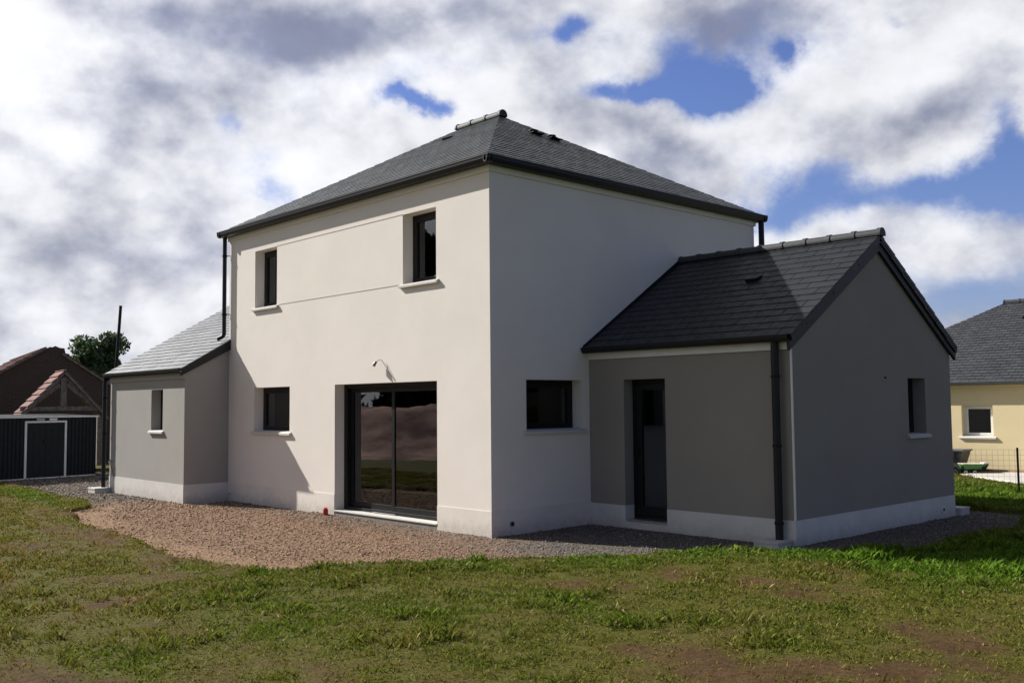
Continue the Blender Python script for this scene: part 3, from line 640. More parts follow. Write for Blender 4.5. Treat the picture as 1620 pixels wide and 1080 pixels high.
def gauss(x, y, lst):
    t = 0
    for cx, cy, rx, ry, k_ in lst: t = t+k_*np.exp(-((x-cx)/rx)**2-((y-cy)/ry)**2)
    return t
BARE = [(1.4, -6.1, .9, .55, .6), (2.3, -5.9, .7, .4, .35), (-1.2, -4.35, 1.4, .3, .7), (6.0, -3.5, .7, .4, .55), (4.9, -.75, .5, .45, .55), (4.3, -3.7, .4, .3, .3), (6.8, -1.6, .5, .5, .5), (5.1, -2.0, .5, .3, .25), (-5, -4.2, 1.2, .3, .5), (1.3, -7.5, 1.2, .5, .5), (2.9, -7.1, .8, .4, .4), (6.9, -2.8, .5, .3, .35), (-9.2, -3.0, 1.4, .4, .35), (3.6, -2.0, .5, .3, .2)]
LUSH = [(1.7, -1.9, .7, .35, .5), (2.6, -.75, .6, .4, .7), (3.2, .45, .5, .5, .8), (4.2, 1.25, .9, .4, .9), (5.2, 1.7, .8, .5, 1.), (6.0, 1.8, .9, .9, 1.), (5.8, 3.5, .8, 2., .8), (4.1, -2.7, .5, .25, .45), (3.6, -4.0, .5, .3, .3), (2.3, -4.7, .5, .25, .3), (-12.2, -2.6, 1.6, .35, .7), (-9.9, -2.9, .8, .25, .5), (.6, -3.9, .25, .3, .5), (4.9, -3.0, .35, .2, .4), (-.2, -4.35, .6, .2, .5), (3, 10, 6, 3, .8), (3.2, -5.2, .6, .3, .3), (3.4, -6.4, .6, .4, .3)]
def grassd(x, y):
    d = .80+(fbm(x, y, 1.1, 10)-.5)*1.5+(fbm(x, y, 3.6, 20, 3)-.5)*.9+gauss(x, y, LUSH)*.75-gauss(x, y, BARE)*.8
    return np.clip(d, 0, 1.4)
def gh(x, y):
    """lawn height"""
    s_ = sdist(x, y); base = .05+(fbm(x, y, .5, 30)-.5)*.07+(fbm(x, y, 5., 40, 3)-.5)*.022
    lip = .02*np.exp(-((s_-.12)/.12)**2)
    t = np.clip((s_+.02)/.07, 0, 1); t = t*t*(3-2*t)
    far = np.clip((np.hypot(x+3, y)-16)/8, 0, 1)
    return (base+lip)*t+(-.10)*(1-t)-far*.02*0
def gz(x, y):
    """gravel height"""
    return (fbm(x, y, .9, 50)-.5)*.035+(fbm(x, y, 9, 55, 2)-.5)*.012-.004

def grid(name, x0, x1, y0, y1, st, hf, material, keep=None, cf=None):
    xs = np.arange(x0, x1+st/2, st); ys = np.arange(y0, y1+st/2, st); gx, gy = np.meshgrid(xs, ys, indexing='ij'); hz = hf(gx, gy)
    v = np.stack([gx, gy, hz], -1).reshape(-1, 3); nx, ny = len(xs), len(ys)
    i = np.arange(nx-1)[:, None]*ny+np.arange(ny-1)[None]; f = np.stack([i, i+ny, i+ny+1, i+1], -1)
    if keep is not None: f = f[keep(gx[:-1, :-1]+st/2, gy[:-1, :-1]+st/2)]
    f = f.reshape(-1, 4)
    me = D.meshes.new(name); me.vertices.add(len(v)); me.vertices.foreach_set('co', v.ravel().astype(np.float32))
    me.loops.add(f.size); me.loops.foreach_set('vertex_index', f.ravel().astype(np.int32)); me.polygons.add(len(f))
    me.polygons.foreach_set('loop_start', np.arange(0, f.size, 4, dtype=np.int32)); me.polygons.foreach_set('use_smooth', np.ones(len(f), bool)); me.update(calc_edges=True); me.validate()
    if cf is not None:
        a = me.color_attributes.new('tint', 'FLOAT_COLOR', 'POINT'); cc = np.ones((len(v), 4), np.float32); cc[:, :3] = cf(v[:, 0], v[:, 1]); a.data.foreach_set('color', cc.ravel())
    me.materials.append(material); o = D.objects.new(name, me); COL.objects.link(o); return o

def soil_mat():
    m = D.materials.new('lawn_soil'); m.use_nodes = True; t = NT(m.node_tree); b = t.n['Principled BSDF']; tco = t.new('ShaderNodeTexCoord').outputs['Object']
    a = t.new('ShaderNodeAttribute', attribute_name='tint'); n = t.noise(tco, 14, 8, .7); n2 = t.noise(tco, 38, 8, .75); n3 = t.noise(tco, 2.2, 5, .6, 5.)
    soil = t.mix(t.smooth(n3.outputs[0], .35, .7), (.080, .045, .018), (.115, .068, .030))
    soil = t.mix(t.smooth(n.outputs[0], .35, .75), soil, (.042, .025, .011))
    moss = t.mix(t.smooth(n2.outputs[0], .36, .62), (.040, .048, .006), (.115, .105, .018))
    f = t.math('ADD', a.outputs[2], t.math('MULTIPLY', t.math('SUBTRACT', n2.outputs[0], .5), .5))
    t.put(b.inputs['Base Color'], t.mix(t.smooth(f, .25, .75), soil, moss)); b.inputs['Roughness'].default_value = .95; b.inputs['Specular IOR Level'].default_value = .15
    h = t.math('ADD', n.outputs[0], t.math('MULTIPLY', n2.outputs[0], .5)); bn = t.new('ShaderNodeBump'); bn.inputs['Strength'].default_value = .8; bn.inputs['Distance'].default_value = .025
    t.put(bn.inputs['Height'], h); t.put(b.inputs['Normal'], bn.outputs[0]); return m
def gravel_mat():
    m = D.materials.new('gravel_bed'); m.use_nodes = True; t = NT(m.node_tree); b = t.n['Principled BSDF']; tco = t.new('ShaderNodeTexCoord').outputs['Object']
    a = t.new('ShaderNodeAttribute', attribute_name='tint'); vo = t.new('ShaderNodeTexVoronoi'); t.put(vo.inputs['Vector'], tco); vo.inputs['Scale'].default_value = 45
    sc2 = t.new('ShaderNodeSeparateColor'); t.put(sc2.inputs[0], vo.outputs['Color'])
    g2 = t.math('MULTIPLY_ADD', sc2.outputs[0], .9, .5); n2 = t.noise(tco, 60, 5, .7)
    cm = t.new('ShaderNodeVectorMath', operation='SCALE'); t.put(cm.inputs[0], a.outputs[0]); t.put(cm.inputs[3], g2)
    t.put(b.inputs['Base Color'], cm.outputs[0]); b.inputs['Roughness'].default_value = .95; b.inputs['Specular IOR Level'].default_value = .15
    h = t.math('SUBTRACT', n2.outputs[0], t.math('MULTIPLY', vo.outputs['Distance'], .8)); bn = t.new('ShaderNodeBump'); bn.inputs['Strength'].default_value = .9; bn.inputs['Distance'].default_value = .02
    t.put(bn.inputs['Height'], h); t.put(b.inputs['Normal'], bn.outputs[0]); return m
def gcol(x, y):
    """colour of the chippings: tan and pinkish on the terrace side, grey along the walls and to the right"""
    t = np.clip((x*.75+y*.9+1.2+(fbm(x, y, .8, 60)-.5)*3)/2.4, 0, 1); near = np.clip(1-(-y)/.9, 0, 1)*.65; t = np.maximum(t, np.where((y > -2.5), near, 0)); t = np.maximum(t, np.clip((-7.6-x)/2.5, 0, 1)*.9)
    tan = np.array([.33, .212, .138]); gr = np.array([.20, .175, .15]); c_ = tan*(1-t[..., None])+gr*t[..., None]
    sand = np.clip(1-np.abs(sdist(x, y)+.3)/.5, 0, 1)*(1-t)*np.clip(fbm(x, y, 1.5, 70)*3-.7, 0, 1)*np.clip(-x*.4+.9, 0, 1)
    return c_*(1-sand[..., None])+np.array([.40, .26, .165])*sand[..., None], t, sand
inside_house = lambda x, y: ((x > -7.9) & (x < -.1) & (y > .1) & (y < 6.7)) | ((x > -.2) & (x < 3.45) & (y > 2.2) & (y < 6.8)) | ((x > -11.7) & (x < -7.8) & (y > -.8) & (y < 5.9))
lawnc = lambda x, y: np.repeat(np.clip(grassd(x, y), 0, 1)[:, None], 3, 1)
SM = soil_mat(); GM = gravel_mat()
lawn = grid('lawn', -22, 12.4, -12.4, 24, .08, gh, SM, keep=lambda x, y: (sdist(x, y) > -.35), cf=lawnc); lawn['kind'] = 'structure'
gb = grid('gravel_bed', -20, 5.6, -4.6, 9, .08, gz, GM, keep=lambda x, y: (sdist(x, y) < .4) & ~inside_house(x, y), cf=lambda x, y: gcol(x, y)[0]*.72); gb['kind'] = 'structure'
# wide ground out to the horizon
mb = MB(); R_ = 900; hole_ = (-21.9, 12.3, -12.3, 23.9); xs = [-R_, hole_[0], hole_[1], R_]; ys = [-R_, hole_[2], hole_[3], R_]
for i in range(3):
    for j in range(3):
        if i == 1 and j == 1: continue
        mb.poly([(xs[i], ys[j], .0), (xs[i+1], ys[j], .0), (xs[i+1], ys[j+1], .0), (xs[i], ys[j+1], .0)])
mb.poly([(hole_[0], hole_[2], -.25), (hole_[1], hole_[2], -.25), (hole_[1], hole_[3], -.25), (hole_[0], hole_[3], -.25)])
gm = mat('meadow', (.06, .085, .022), .95, var=.35, vscale=2., bump=.8, bscale=20, spec=.1, var2=(.09, .08, .04))
go_ = mb.build('ground', gm); go_['kind'] = 'structure'

# ------------------------------------------------------------------ numpy scatter meshes
def tri_mesh(name, v, f, colr, material, smooth=False):
    me = D.meshes.new(name); me.vertices.add(len(v)); me.vertices.foreach_set('co', v.astype(np.float32).ravel()); me.loops.add(f.size); me.loops.foreach_set('vertex_index', f.astype(np.int32).ravel())
    k_ = f.shape[1]; me.polygons.add(len(f)); me.polygons.foreach_set('loop_start', np.arange(0, f.size, k_, dtype=np.int32)); me.update(calc_edges=True)
    a = me.color_attributes.new('tint', 'FLOAT_COLOR', 'POINT'); cc = np.ones((len(v), 4), np.float32); cc[:, :3] = colr; a.data.foreach_set('color', cc.ravel())
    me.materials.append(material); o = D.objects.new(name, me); COL.objects.link(o); return o
camx, camy = CAMP.x, CAMP.y
def sample(n, rmin, rmax, pw=1.0):
    """points in the camera's wedge, denser near it"""
    ang = rng.uniform(-math.radians(36), math.radians(36), n)+YAW
    q = rng.random(n); r = (rmin**pw+(rmax**pw-rmin**pw)*q)**(1/pw); return camx-np.sin(ang)*r, camy+np.cos(ang)*r, r
N = 1150000
x, y, r = sample(N, 3.2, 27, 1.15)
d = grassd(x, y); sd_ = sdist(x, y)
cl = fbm(x, y, 7., 80, 2)            # small tufts
keep = (sd_ > .03) & (rng.random(N) < np.clip(d, 0.12, 1)**1.4*np.clip((cl-.22)*2.6, .16, 1)) & ~inside_house(x, y) & (x < 12.2) & (y < 23.8) & ~((y > 13.0) & (x > .38+np.where(y < 14.75, (14.75-y)*1.17, (y-14.75)*.54))) & (y < 16) & ~((x < -15) & (y > -1.4) & (y < 2.5) & (x > -19))
keep |= (sd_ < .03) & (sd_ > -.35) & (rng.random(N) < .04) & (d > .5)
x, y, r, d = x[keep], y[keep], r[keep], d[keep]; n = len(x); print('blades', n)
z = np.where(sdist(x, y) > .0, gh(x, y), gz(x, y))-.004
lush = np.clip(gauss(x, y, LUSH), 0, 1)
tall = 1+1.1*np.clip((fbm(x, y, 2.3, 140, 2)-.66)*9, 0, 1)
hgt = tall*(.009+.028*rng.random(n)**2)*(1+.75*lush)*(.7+.5*np.clip(d, 0, 1)); wd = (.0028+.003*rng.random(n))*np.clip(r/7.5, 1, 2.4)
broad = rng.random(n) < .12; wd = np.where(broad, wd*2.6, wd); hgt = np.where(broad, hgt*.7, hgt)
th = rng.uniform(0, 2*np.pi, n); lean = rng.uniform(.25, 1.3, n)*hgt; th2 = rng.uniform(0, 2*np.pi, n)
bx, by = np.cos(th)*wd, np.sin(th)*wd; lx, ly = np.cos(th2)*lean, np.sin(th2)*lean
v = np.empty((n, 4, 3)); v[:, 0] = np.stack([x-bx, y-by, z], 1); v[:, 2] = np.stack([x+bx+lx*.4, y+by+ly*.4, z+hgt*.7], 1); v[:, 1] = np.stack([x+bx, y+by, z], 1); v[:, 3] = np.stack([x-bx*.2+lx, y-by*.2+ly, z+hgt], 1)
v[:, 2, 0] = x+bx*.8+lx*.45; v[:, 2, 1] = y+by*.8+ly*.45
v2 = v.copy(); f = np.arange(n*4).reshape(n, 4)
rnd = rng.random((n, 1)); green = np.array([.125, .165, .018]); bright_ = np.array([.115, .225, .018]); olive = np.array([.23, .165, .042]); straw = np.array([.30, .25, .13])
dry = (np.clip((3.5-x)/5, 0, 1)*.28)[:, None]
ol = np.clip(1.05+dry-d[:, None]*.9+(rng.random((n, 1))-.5)*.7, 0, 1)*(1-lush[:, None]); colr = green*(1-ol)+olive*ol; colr = colr*(1-lush[:, None]*.8)+bright_*lush[:, None]*.8
colr = np.where(rnd < .05*(1-lush[:, None]*.8), straw, colr)*rng.uniform(.6, 1.3, (n, 1))
go2 = tri_mesh('grass', v.reshape(-1, 3), f, np.repeat(colr, 4, 0), M['blade'])
tag(go2, 'patchy short green grass growing on brown soil in the foreground', 'grass', kind='stuff')

N = 190000
x, y, r = sample(N, 8.5, 31, 1.2); sd_ = sdist(x, y); cc_, tt, sand = gcol(x, y)
keep = ((sd_ < .12) | ((sd_ < .6) & (rng.random(N) < .12*np.exp(-sd_/.18)))) & ~inside_house(x, y) & (rng.random(N) < np.clip(1.05-sand*1.2+.0*tt, .1, 1)*np.where(sd_ > -.1, .35, 1))
x, y, r, cc_, tt = x[keep], y[keep], r[keep], cc_[keep], tt[keep]; n = len(x); print('stones', n)
z = np.where(sdist(x, y) > .02, gh(x, y), gz(x, y))
sz = (.0060+.012*rng.random(n)**2.5)*np.clip(r/14, 1, 1.7)
octa = np.array([(1, 0, 0), (0, 1, 0), (-1, 0, 0), (0, -1, 0), (0, 0, 1), (0, 0, -1)], float); of = np.array([(0, 1, 4), (1, 2, 4), (2, 3, 4), (3, 0, 4), (1, 0, 5), (2, 1, 5), (3, 2, 5), (0, 3, 5)])
pv = octa[None]*rng.uniform(.6, 1.35, (n, 6, 1))*sz[:, None, None]; pv = pv+rng.uniform(-.25, .25, (n, 6, 3))*sz[:, None, None]
a_ = rng.uniform(0, 2*np.pi, n); ca, sa = np.cos(a_)[:, None], np.sin(a_)[:, None]; px = pv[..., 0]*ca-pv[..., 1]*sa; py = pv[..., 0]*sa+pv[..., 1]*ca
tl = rng.uniform(-.7, .7, (n, 1)); pz = pv[..., 2]*.75*np.cos(tl)+px*np.sin(tl); v = np.stack([px+x[:, None], py+y[:, None], pz+z[:, None]+sz[:, None]*.35], -1)
f = (np.arange(n)[:, None, None]*6+of[None]).reshape(-1, 3)
cs = cc_*rng.uniform(.45, 1.55, (n, 1))*(1+rng.uniform(-.07, .07, (n, 3))); pale = rng.random((n, 1)) < .05; cs = np.where(pale, cs*.5+.2, cs)
gs = tri_mesh('gravel', v.reshape(-1, 3), f, np.repeat(cs, 6, 0), M['stone']); tag(gs, 'tan and grey crushed stone gravel around the house walls', 'gravel', kind='stuff')

# yellowish weed in the gravel
root = thing('weed', (3.42, .92, 0), 'yellow-green weed sprouting at the edge of the gravel near the front downpipe', 'weed')
mb = MB(); ml = MB(); rn = random.Random(3)
for i in range(7):
    a = rn.uniform(0, 6.28); l_ = rn.uniform(.07, .15); tip = Vector((3.42+math.cos(a)*l_*.6, .92+math.sin(a)*l_*.6, l_)); mb.tube([(3.42, .92, -.01), tuple(tip*.5+Vector((3.42, .92, 0))*.5+Vector((0, 0, .02))), tuple(tip)], .003, 5)
    for j in range(6):
        c0 = tip+Vector((rn.uniform(-.03, .03), rn.uniform(-.03, .03), rn.uniform(-.04, .01))); b = rn.uniform(0, 6.28); u = Vector((math.cos(b), math.sin(b), .2))*.018; v_ = Vector((-math.sin(b), math.cos(b), .4))*.009
        ml.poly([c0-u, c0-v_, c0+u, c0+v_])
mb.build('stem', 'weed', root); ml.build('leaves', 'weed', root)

# ------------------------------------------------------------------ metal garden shed on the left
SO = Vector((-17.39, -1.678, 0)); SD = Vector((-.1456, .9893, 0)).normalized(); SN = Vector((.9893, .1456, 0)).normalized()
shed = thing('garden_shed', tuple(SO), 'dark blue-grey corrugated metal garden shed with white trim and double doors', 'garden shed')
sp = lambda s_, n_, z_: SO+SD*s_+SN*n_+Z*z_
def corr(mb, s0, s1, n_, z0, z1, pitch=.105, dep=.022):
    ps = []; s_ = s0
    while s_ < s1-1e-4:
        for q, dd in ((0, 0), (.35, 0), (.5, -dep), (.85, -dep)):
            if s_+pitch*q < s1: ps.append((s_+pitch*q, dd))
        s_ += pitch
    ps.append((s1, 0))
    for (a, da), (b, db) in zip(ps, ps[1:]): mb.poly([sp(a, n_+da, z0), sp(b, n_+db, z0), sp(b, n_+db, z1), sp(a, n_+da, z1)])
s0_, s1_ = -1.6, 2.59; d0_, d1_ = .655, 1.68; zt = 1.625
mb = MB(); corr(mb, s0_, d0_, 0, .03, zt); corr(mb, d1_, s1_, 0, .03, zt); corr(mb, d0_, d1_, -.001, 1.50, zt)
mb.poly([sp(s1_, 0, .03), sp(s1_, -2.2, .03), sp(s1_, -2.2, zt+.05), sp(s1_, 0, zt)]); mb.poly([sp(s0_, 0, .03), sp(s0_, -2.2, .03), sp(s0_, -2.2, zt+.05), sp(s0_, 0, zt)]); mb.poly([sp(s0_, -2.2, .03), sp(s1_, -2.2, .03), sp(s1_, -2.2, zt+.05), sp(s0_, -2.2, zt+.05)])
mb.build('wall', 'shed', shed, fixn=False)
mb = MB(); mb.obox(sp(s0_-.03, .045, zt+.0), SD*(s1_-s0_+.09), SN*-.02, Z*.045); mb.obox(sp(s0_, .02, -.01), SD*(s1_-s0_-.03), SN*-.03, Z*.035)
mb.obox(sp(d0_-.055, .025, .026), SD*.055, SN*-.03, Z*1.465); mb.obox(sp(d1_, .025, .026), SD*.055, SN*-.03, Z*1.465); mb.obox(sp(d0_-.055, .025, 1.492), SD*(d1_-d0_+.11), SN*-.03, Z*.05); mb.build('trim', 'trim', shed)
mb = MB(); mb.prism([sp(s0_-.03, .024, zt+.001), sp(s0_-.03, .024, zt+.035), sp(s0_-.03, -2.25, zt+.09), sp(s0_-.03, -2.25, zt+.05)], SD*(s1_-s0_+.09)); mb.build('roof', 'shed', shed)
for a, b in ((d0_+.002, (d0_+d1_)/2-.003), ((d0_+d1_)/2+.003, d1_-.002)):
    mb = MB(); mb.obox(sp(a, .005, .03), SD*(b-a), SN*-.02, Z*1.46)
    for t_ in (.33, .66): mb.obox(sp(a+(b-a)*t_, .009, .1), SD*.02, SN*-.004, Z*1.3)
    dd = mb.build('door', 'shed', shed, bevel=.002)
    if a < 1: mb = MB(); mb.obox(sp(b-.05, .03, .93), SD*.06, SN*-.024, Z*.11); mb.build('handle', 'black', dd)
for a, b in ((.91, 1.12), (1.25, 1.46)):
    mb = MB(); mb.obox(sp(a, .03, 1.553), SD*(b-a), SN*-.03, Z*.055); mb.build('vent', mat('vent_grille', (.35, .37, .36), .5, var=.05) if a < 1 else 'trim', shed)

# ------------------------------------------------------------------ old brick building and timber porch
def tiles(mb, a, b, c2, d2, expo=.3, wid=.22, seed=1, thick=.035):
    """old roof tiles: eave a->b, top d2->c2"""
    roof_face(mb, a, b, [c2, d2], expo, wid, seed, thick, .06, 1)
XB = -26.
barn = thing('brick_barn', (XB, 2.4, 0), 'old dark brick building with worn red tile roof and broken-off gable top', 'barn')
ap = un_b = None
rn = random.Random(5)
apy, apz, kk = 2.45, 4.35, .66
mb = MB()
gab = [(-3.3, 0), (-3.3, apz-kk*(apy+3.3)), (1.72, apz-kk*(apy-1.72)-.03)]
prof = [(XB, -3.2, 0), (XB, -3.2, .75), (XB, 1.90, 3.90)]
yy = 1.90
for y_, z_ in ((1.96, 3.90), (2.05, 4.0), (2.12, 4.02), (2.18, 4.06), (2.28, 4.05), (2.36, 4.10), (2.42, 4.07), (2.52, 4.03), (2.66, 4.02), (2.70, 3.84), (2.82, 3.82), (2.85, 3.74)): prof.append((XB, y_, z_))
prof += [(XB, 5.4, 1.75), (XB, 7.3, .6), (XB, 7.3, 0)]
mb.prism(prof, (-.35, 0, 0)); mb.poly([(XB-.35, -3.2, 0), (XB-9, -3.2, 0), (XB-9, -3.2, .7), (XB-.35, -3.2, .7)]); mb.poly([(XB-.35, 7.3, 0), (XB-9, 7.3, 0), (XB-9, 7.3, .6), (XB-.35, 7.3, .6)])
mb.build('wall', 'brick', barn)
mb = MB(); tiles(mb, Vector((XB-9, -3.5, .62)), Vector((XB+.12, -3.5, .62)), Vector((XB+.12, 2.05, 4.05)), Vector((XB-9, 2.05, 4.05)), seed=31)
tiles(mb, Vector((XB+.1, 7.4, .6)), Vector((XB-9, 7.4, .6)), Vector((XB-9, 2.6, 3.85)), Vector((XB+.1, 2.6, 3.85)), seed=32); mb.build('roof', ['redtile', 'timber'], barn); barn.rotation_euler.z = math.radians(-9.5)
XP = -21.5
porch = thing('timber_porch', (XP, 1.2, 0), 'small open timber porch with king post truss and mossy red tiles, before the brick building', 'porch')
ay, az_, kp = 1.20, 3.06, 1.12
mb = MB(); mb.box((XP-.12, -.02, 1.80), (XP+.02, 2.30, 1.93)); mb.build('tie_beam', 'timber', porch, bevel=.01)
mb = MB(); mb.box((XP-.10, ay-.09, 1.931), (XP+.03, ay+.09, 2.86)); mb.build('king_post', 'timber', porch, bevel=.01)
for sgn in (-1, 1):
    a = Vector((XP, ay+sgn*1.25, az_-.10-kp*1.25)); b = Vector((XP, ay+sgn*.02, az_-.13)); dn = (b-a).normalized(); nn = Vector((0, -dn.z, dn.y))*.07*(1 if True else 1)
    mb = MB(); mb.prism([a-nn, a+nn, b+nn, b-nn], (-.12, 0, 0)); mb.build('rafter', 'timber', porch)
    a = Vector((XP+.01, ay+sgn*.92, 1.94)); b = Vector((XP+.01, ay+sgn*.10, 2.62)); dn = (b-a).normalized(); nn = Vector((0, -dn.z, dn.y))*.055
    mb = MB(); mb.prism([a-nn, a+nn, b+nn, b-nn], (-.08, 0, 0)); mb.build('strut', 'timber', porch)
    mb = MB(); mb.box((XP-.14, ay+sgn*1.08-.07, 0), (XP, ay+sgn*1.08+.07, 1.799)); mb.build('post', 'timber', porch)
mb = MB(); e = 1.35; tiles(mb, Vector((XP-1.3, ay-e, az_-kp*e)), Vector((XP+.18, ay-e, az_-kp*e)), Vector((XP+.18, ay, az_)), Vector((XP-1.3, ay, az_)), .25, .2, 41)
tiles(mb, Vector((XP+.18, ay+e, az_-kp*e)), Vector((XP-1.3, ay+e, az_-kp*e)), Vector((XP-1.3, ay, az_)), Vector((XP+.18, ay, az_)), .25, .2, 42); mb.build('roof', ['redtile', 'timber'], porch); porch.rotation_euler.z = math.radians(-8)
# tall dark pole
mb = MB(); mb.tube([(-20, 2.25, 0), (-20, 2.26, 3.2), (-20, 2.36, 5.05)], .05, 12, r2=.045); po = mb.build('metal_pole', 'black', None, smooth=True); tag(po, 'tall plain dark pole rising behind the low left wing roof', 'pole')

# ------------------------------------------------------------------ trees
def tree(loc, h, cr, label, group=None, nl=9000, leaf=.07, cz=.62, tone=(.045, .07, .025), low=False, seed=1, cat='tree', squash=1.15, trunk_r=None, crown_lo=.3):
    rn_ = np.random.default_rng(seed); root = thing('tree', loc, label, cat, group); lx_, ly_ = loc[0], loc[1]
    mb = MB(); r0 = trunk_r or h*.03; top = Vector((lx_, ly_, h*.8)); mb.tube([(lx_, ly_, -.1), (lx_+.05, ly_, h*.3), (lx_-.05, ly_+.05, h*.55), tuple(top)], r0, 9, r2=r0*.3)
    cen = []
    for i in range(26):
        a = rn_.uniform(0, 6.28); q = rn_.uniform(.15, 1)**.6; el_ = rn_.uniform(-1.4 if low else -.5, 1.2); rr = cr*q*.8*math.cos(el_*.8)
        c0 = np.array([lx_+rr*math.cos(a), ly_+rr*math.sin(a), h*cz+(h*(1-cz)*.82)*math.sin(el_)*(1 if el_ > 0 else (cz-crown_lo)/(1-cz)*1.2)]) if not low else np.array([lx_+cr*q*math.cos(a), ly_+cr*q*math.sin(a), h*(.07+.85*(i+.5)/26)]); cen.append((c0, cr*rn_.uniform(.22, .42)))
        mb.tube([(lx_, ly_, max(h*.25, c0[2]*.62)), ((lx_+c0[0])/2, (ly_+c0[1])/2, c0[2]*.86), tuple(c0)], r0*.35, 5, r2=r0*.08)
    mb.build('trunk', 'bark', root, smooth=True)
    idx = rn_.integers(0, len(cen), nl); C0 = np.array([c_[0] for c_ in cen])[idx]; RR = np.array([c_[1] for c_ in cen])[idx]
    dd = rn_.normal(size=(nl, 3)); dd /= np.linalg.norm(dd, axis=1, keepdims=True); p = C0+dd*(RR*rn_.uniform(.35, 1.08, nl)**.7)[:, None]*np.array([1, 1, .8*squash])
    a = rn_.normal(size=(nl, 3)); a /= np.linalg.norm(a, axis=1, keepdims=True); b = np.cross(a, rn_.normal(size=(nl, 3))); b /= np.linalg.norm(b, axis=1, keepdims=True); ls = leaf*rn_.uniform(.5, 1.3, (nl, 1))
    v_ = np.stack([p-a*ls, p-b*ls*.5, p+a*ls, p+b*ls*.5], 1)-np.array(loc); f_2 = np.arange(nl*4).reshape(nl, 4)
    cl_ = np.array(tone)*rn_.uniform(.55, 1.6, (nl, 1))*(1+rn_.uniform(-.15, .15, (nl, 3)))
    o = tri_mesh('crown', v_.reshape(-1, 3), f_2, np.repeat(cl_, 4, 0), M['leaf']); o.parent = root; return root
tree((-40, 9.1, 0), 5.6, 1.65, 'dark green leafy tree rising between the brick building and the low left wing', nl=9000, leaf=.13, seed=9, cz=.66, tone=(.07, .11, .05), trunk_r=.16)
hedge_spots = [(-35, -27, 13, 4.6), (-31, -31, 13.5, 4.6), (-39, -22.5, 12.5, 4.6), (-25.5, -35, 13, 4.5), (-43, -17.5, 13, 4.6)]
nm_ = ['middle', 'second', 'fourth', 'first', 'fifth']
for i, (tx, ty, th_, cr_) in enumerate(hedge_spots):
    tree((tx, ty, 0), th_, cr_, 'dark tree reflected behind the earth mound in the sliding door glass', 'trees reflected in the glass', nl=9000, leaf=.42, seed=50+i, cz=.5, tone=(.03, .045, .018), crown_lo=.08, low=True)
# earth bank reflected in the sliding door
def mound_h(x, y):
    a = math.radians(38); u = (x+20)*math.cos(a)+(y+15)*math.sin(a)*-1; v_ = (x+20)*math.sin(a)+(y+15)*math.cos(a)
    q = np.exp(-(u/8.5)**4-(v_/3.6)**2); return 1.85*q*(1+.2*(fbm(x, y, .5, 200)-.5))+(fbm(x, y, 1.3, 210)-.5)*.35*q-.02
em = grid('earth_bank', -40, -8, -34, -5, .3, mound_h, mat('pinkish_soil', (.50, .32, .27), .95, var=.55, vscale=.7, bump=1., bscale=8, spec=.1, var2=(.14, .10, .08)), keep=lambda x, y: mound_h(x, y) > .01); em['kind'] = 'structure'

# ------------------------------------------------------------------ neighbour's house on the right
YN = 16.3; nx0 = -4.0; nxr = 12.; nev = 2.30
nb = thing('neighbour_house', (0, YN, 0), 'pale yellow rendered bungalow with dark slate roof and one small white window', 'house')
nwin = [(-.113-nx0, .66-nx0, .93, 1.75)]
mb = MB(); panel(mb, (nx0, YN, .14), X, -Y, nxr-nx0, .14, nev, nwin, 0, .25); panel(mb, (nx0, YN+7, .14), -Y, -X, 7, .14, nev, [], 0, .25); panel(mb, (nxr, YN, .14), Y, X, 7, .14, nev, [], 0, .25); panel(mb, (nxr, YN+7, .14), -X, Y, nxr-nx0, .14, nev, [], 0, .25); mb.build('wall', 'yellow', nb, fixn=False)
mb = MB(); mb.box((nx0, YN+.002, -.3), (nxr, YN+6.99, .1395)); mb.build('plinth', 'salmon', nb)
mb = MB(); mb.box((nwin[0][0]+nx0-.3, YN+.5, .5), (nwin[0][1]+nx0+.3, YN+.55, 2.1)); mb.build('interior_wall', 'roomshade', nb)  # dark board standing in for the shade of the room inside
window(nb, (nx0, YN, 0), X, -Y, *nwin[0], rev=.14, frame='pvcwhite', handle=False, fw=.045)
mb = MB(); e_ = .22; a, b = Vector((nx0-e_, YN-e_, nev+.02)), Vector((nxr+e_, YN-e_, nev+.02)); rzN = 4.60; ryN = YN+3.3
r1_, r2_ = Vector((-.10, ryN, rzN)), Vector((8.2, ryN, rzN)); cB, dB = Vector((nxr+e_, YN+7+e_, nev+.02)), Vector((nx0-e_, YN+7+e_, nev+.02))
roof_face(mb, a, b, [r2_, r1_], .14, .22, 51, .014); roof_face(mb, dB, a, [r1_], .14, .22, 52, .014); roof_face(mb, b, cB, [r2_], .2, .3, 53, .014); roof_face(mb, cB, dB, [r1_, r2_], .2, .3, 54, .014)
nr = mb.build('roof', ['slatelite', 'pvc'], nb); ridge_tiles(nr, r1_+Vector((-.05, 0, 0)), r2_, .08, .42)
roof_vent(nr, (.72, YN+2.45, nev+.02+(2.67)*(rzN-nev-.02)/(3.3+e_)), X, (0, 1, .68), .24)
mb = MB(); mb.box((nx0-.1, YN-.2, nev-.02), (nxr+.1, YN-.003, nev+.0)); mb.build('soffit', 'yellow', nb)
gutter(nb, (nx0-e_, YN-e_+.05, nev+.03), (nxr+e_, YN-e_+.05, nev+.03), (0, -1, 0), .05, .09, material=mat('slate_grey_gutter', (.12, .125, .135), .45, var=.08, vscale=9))
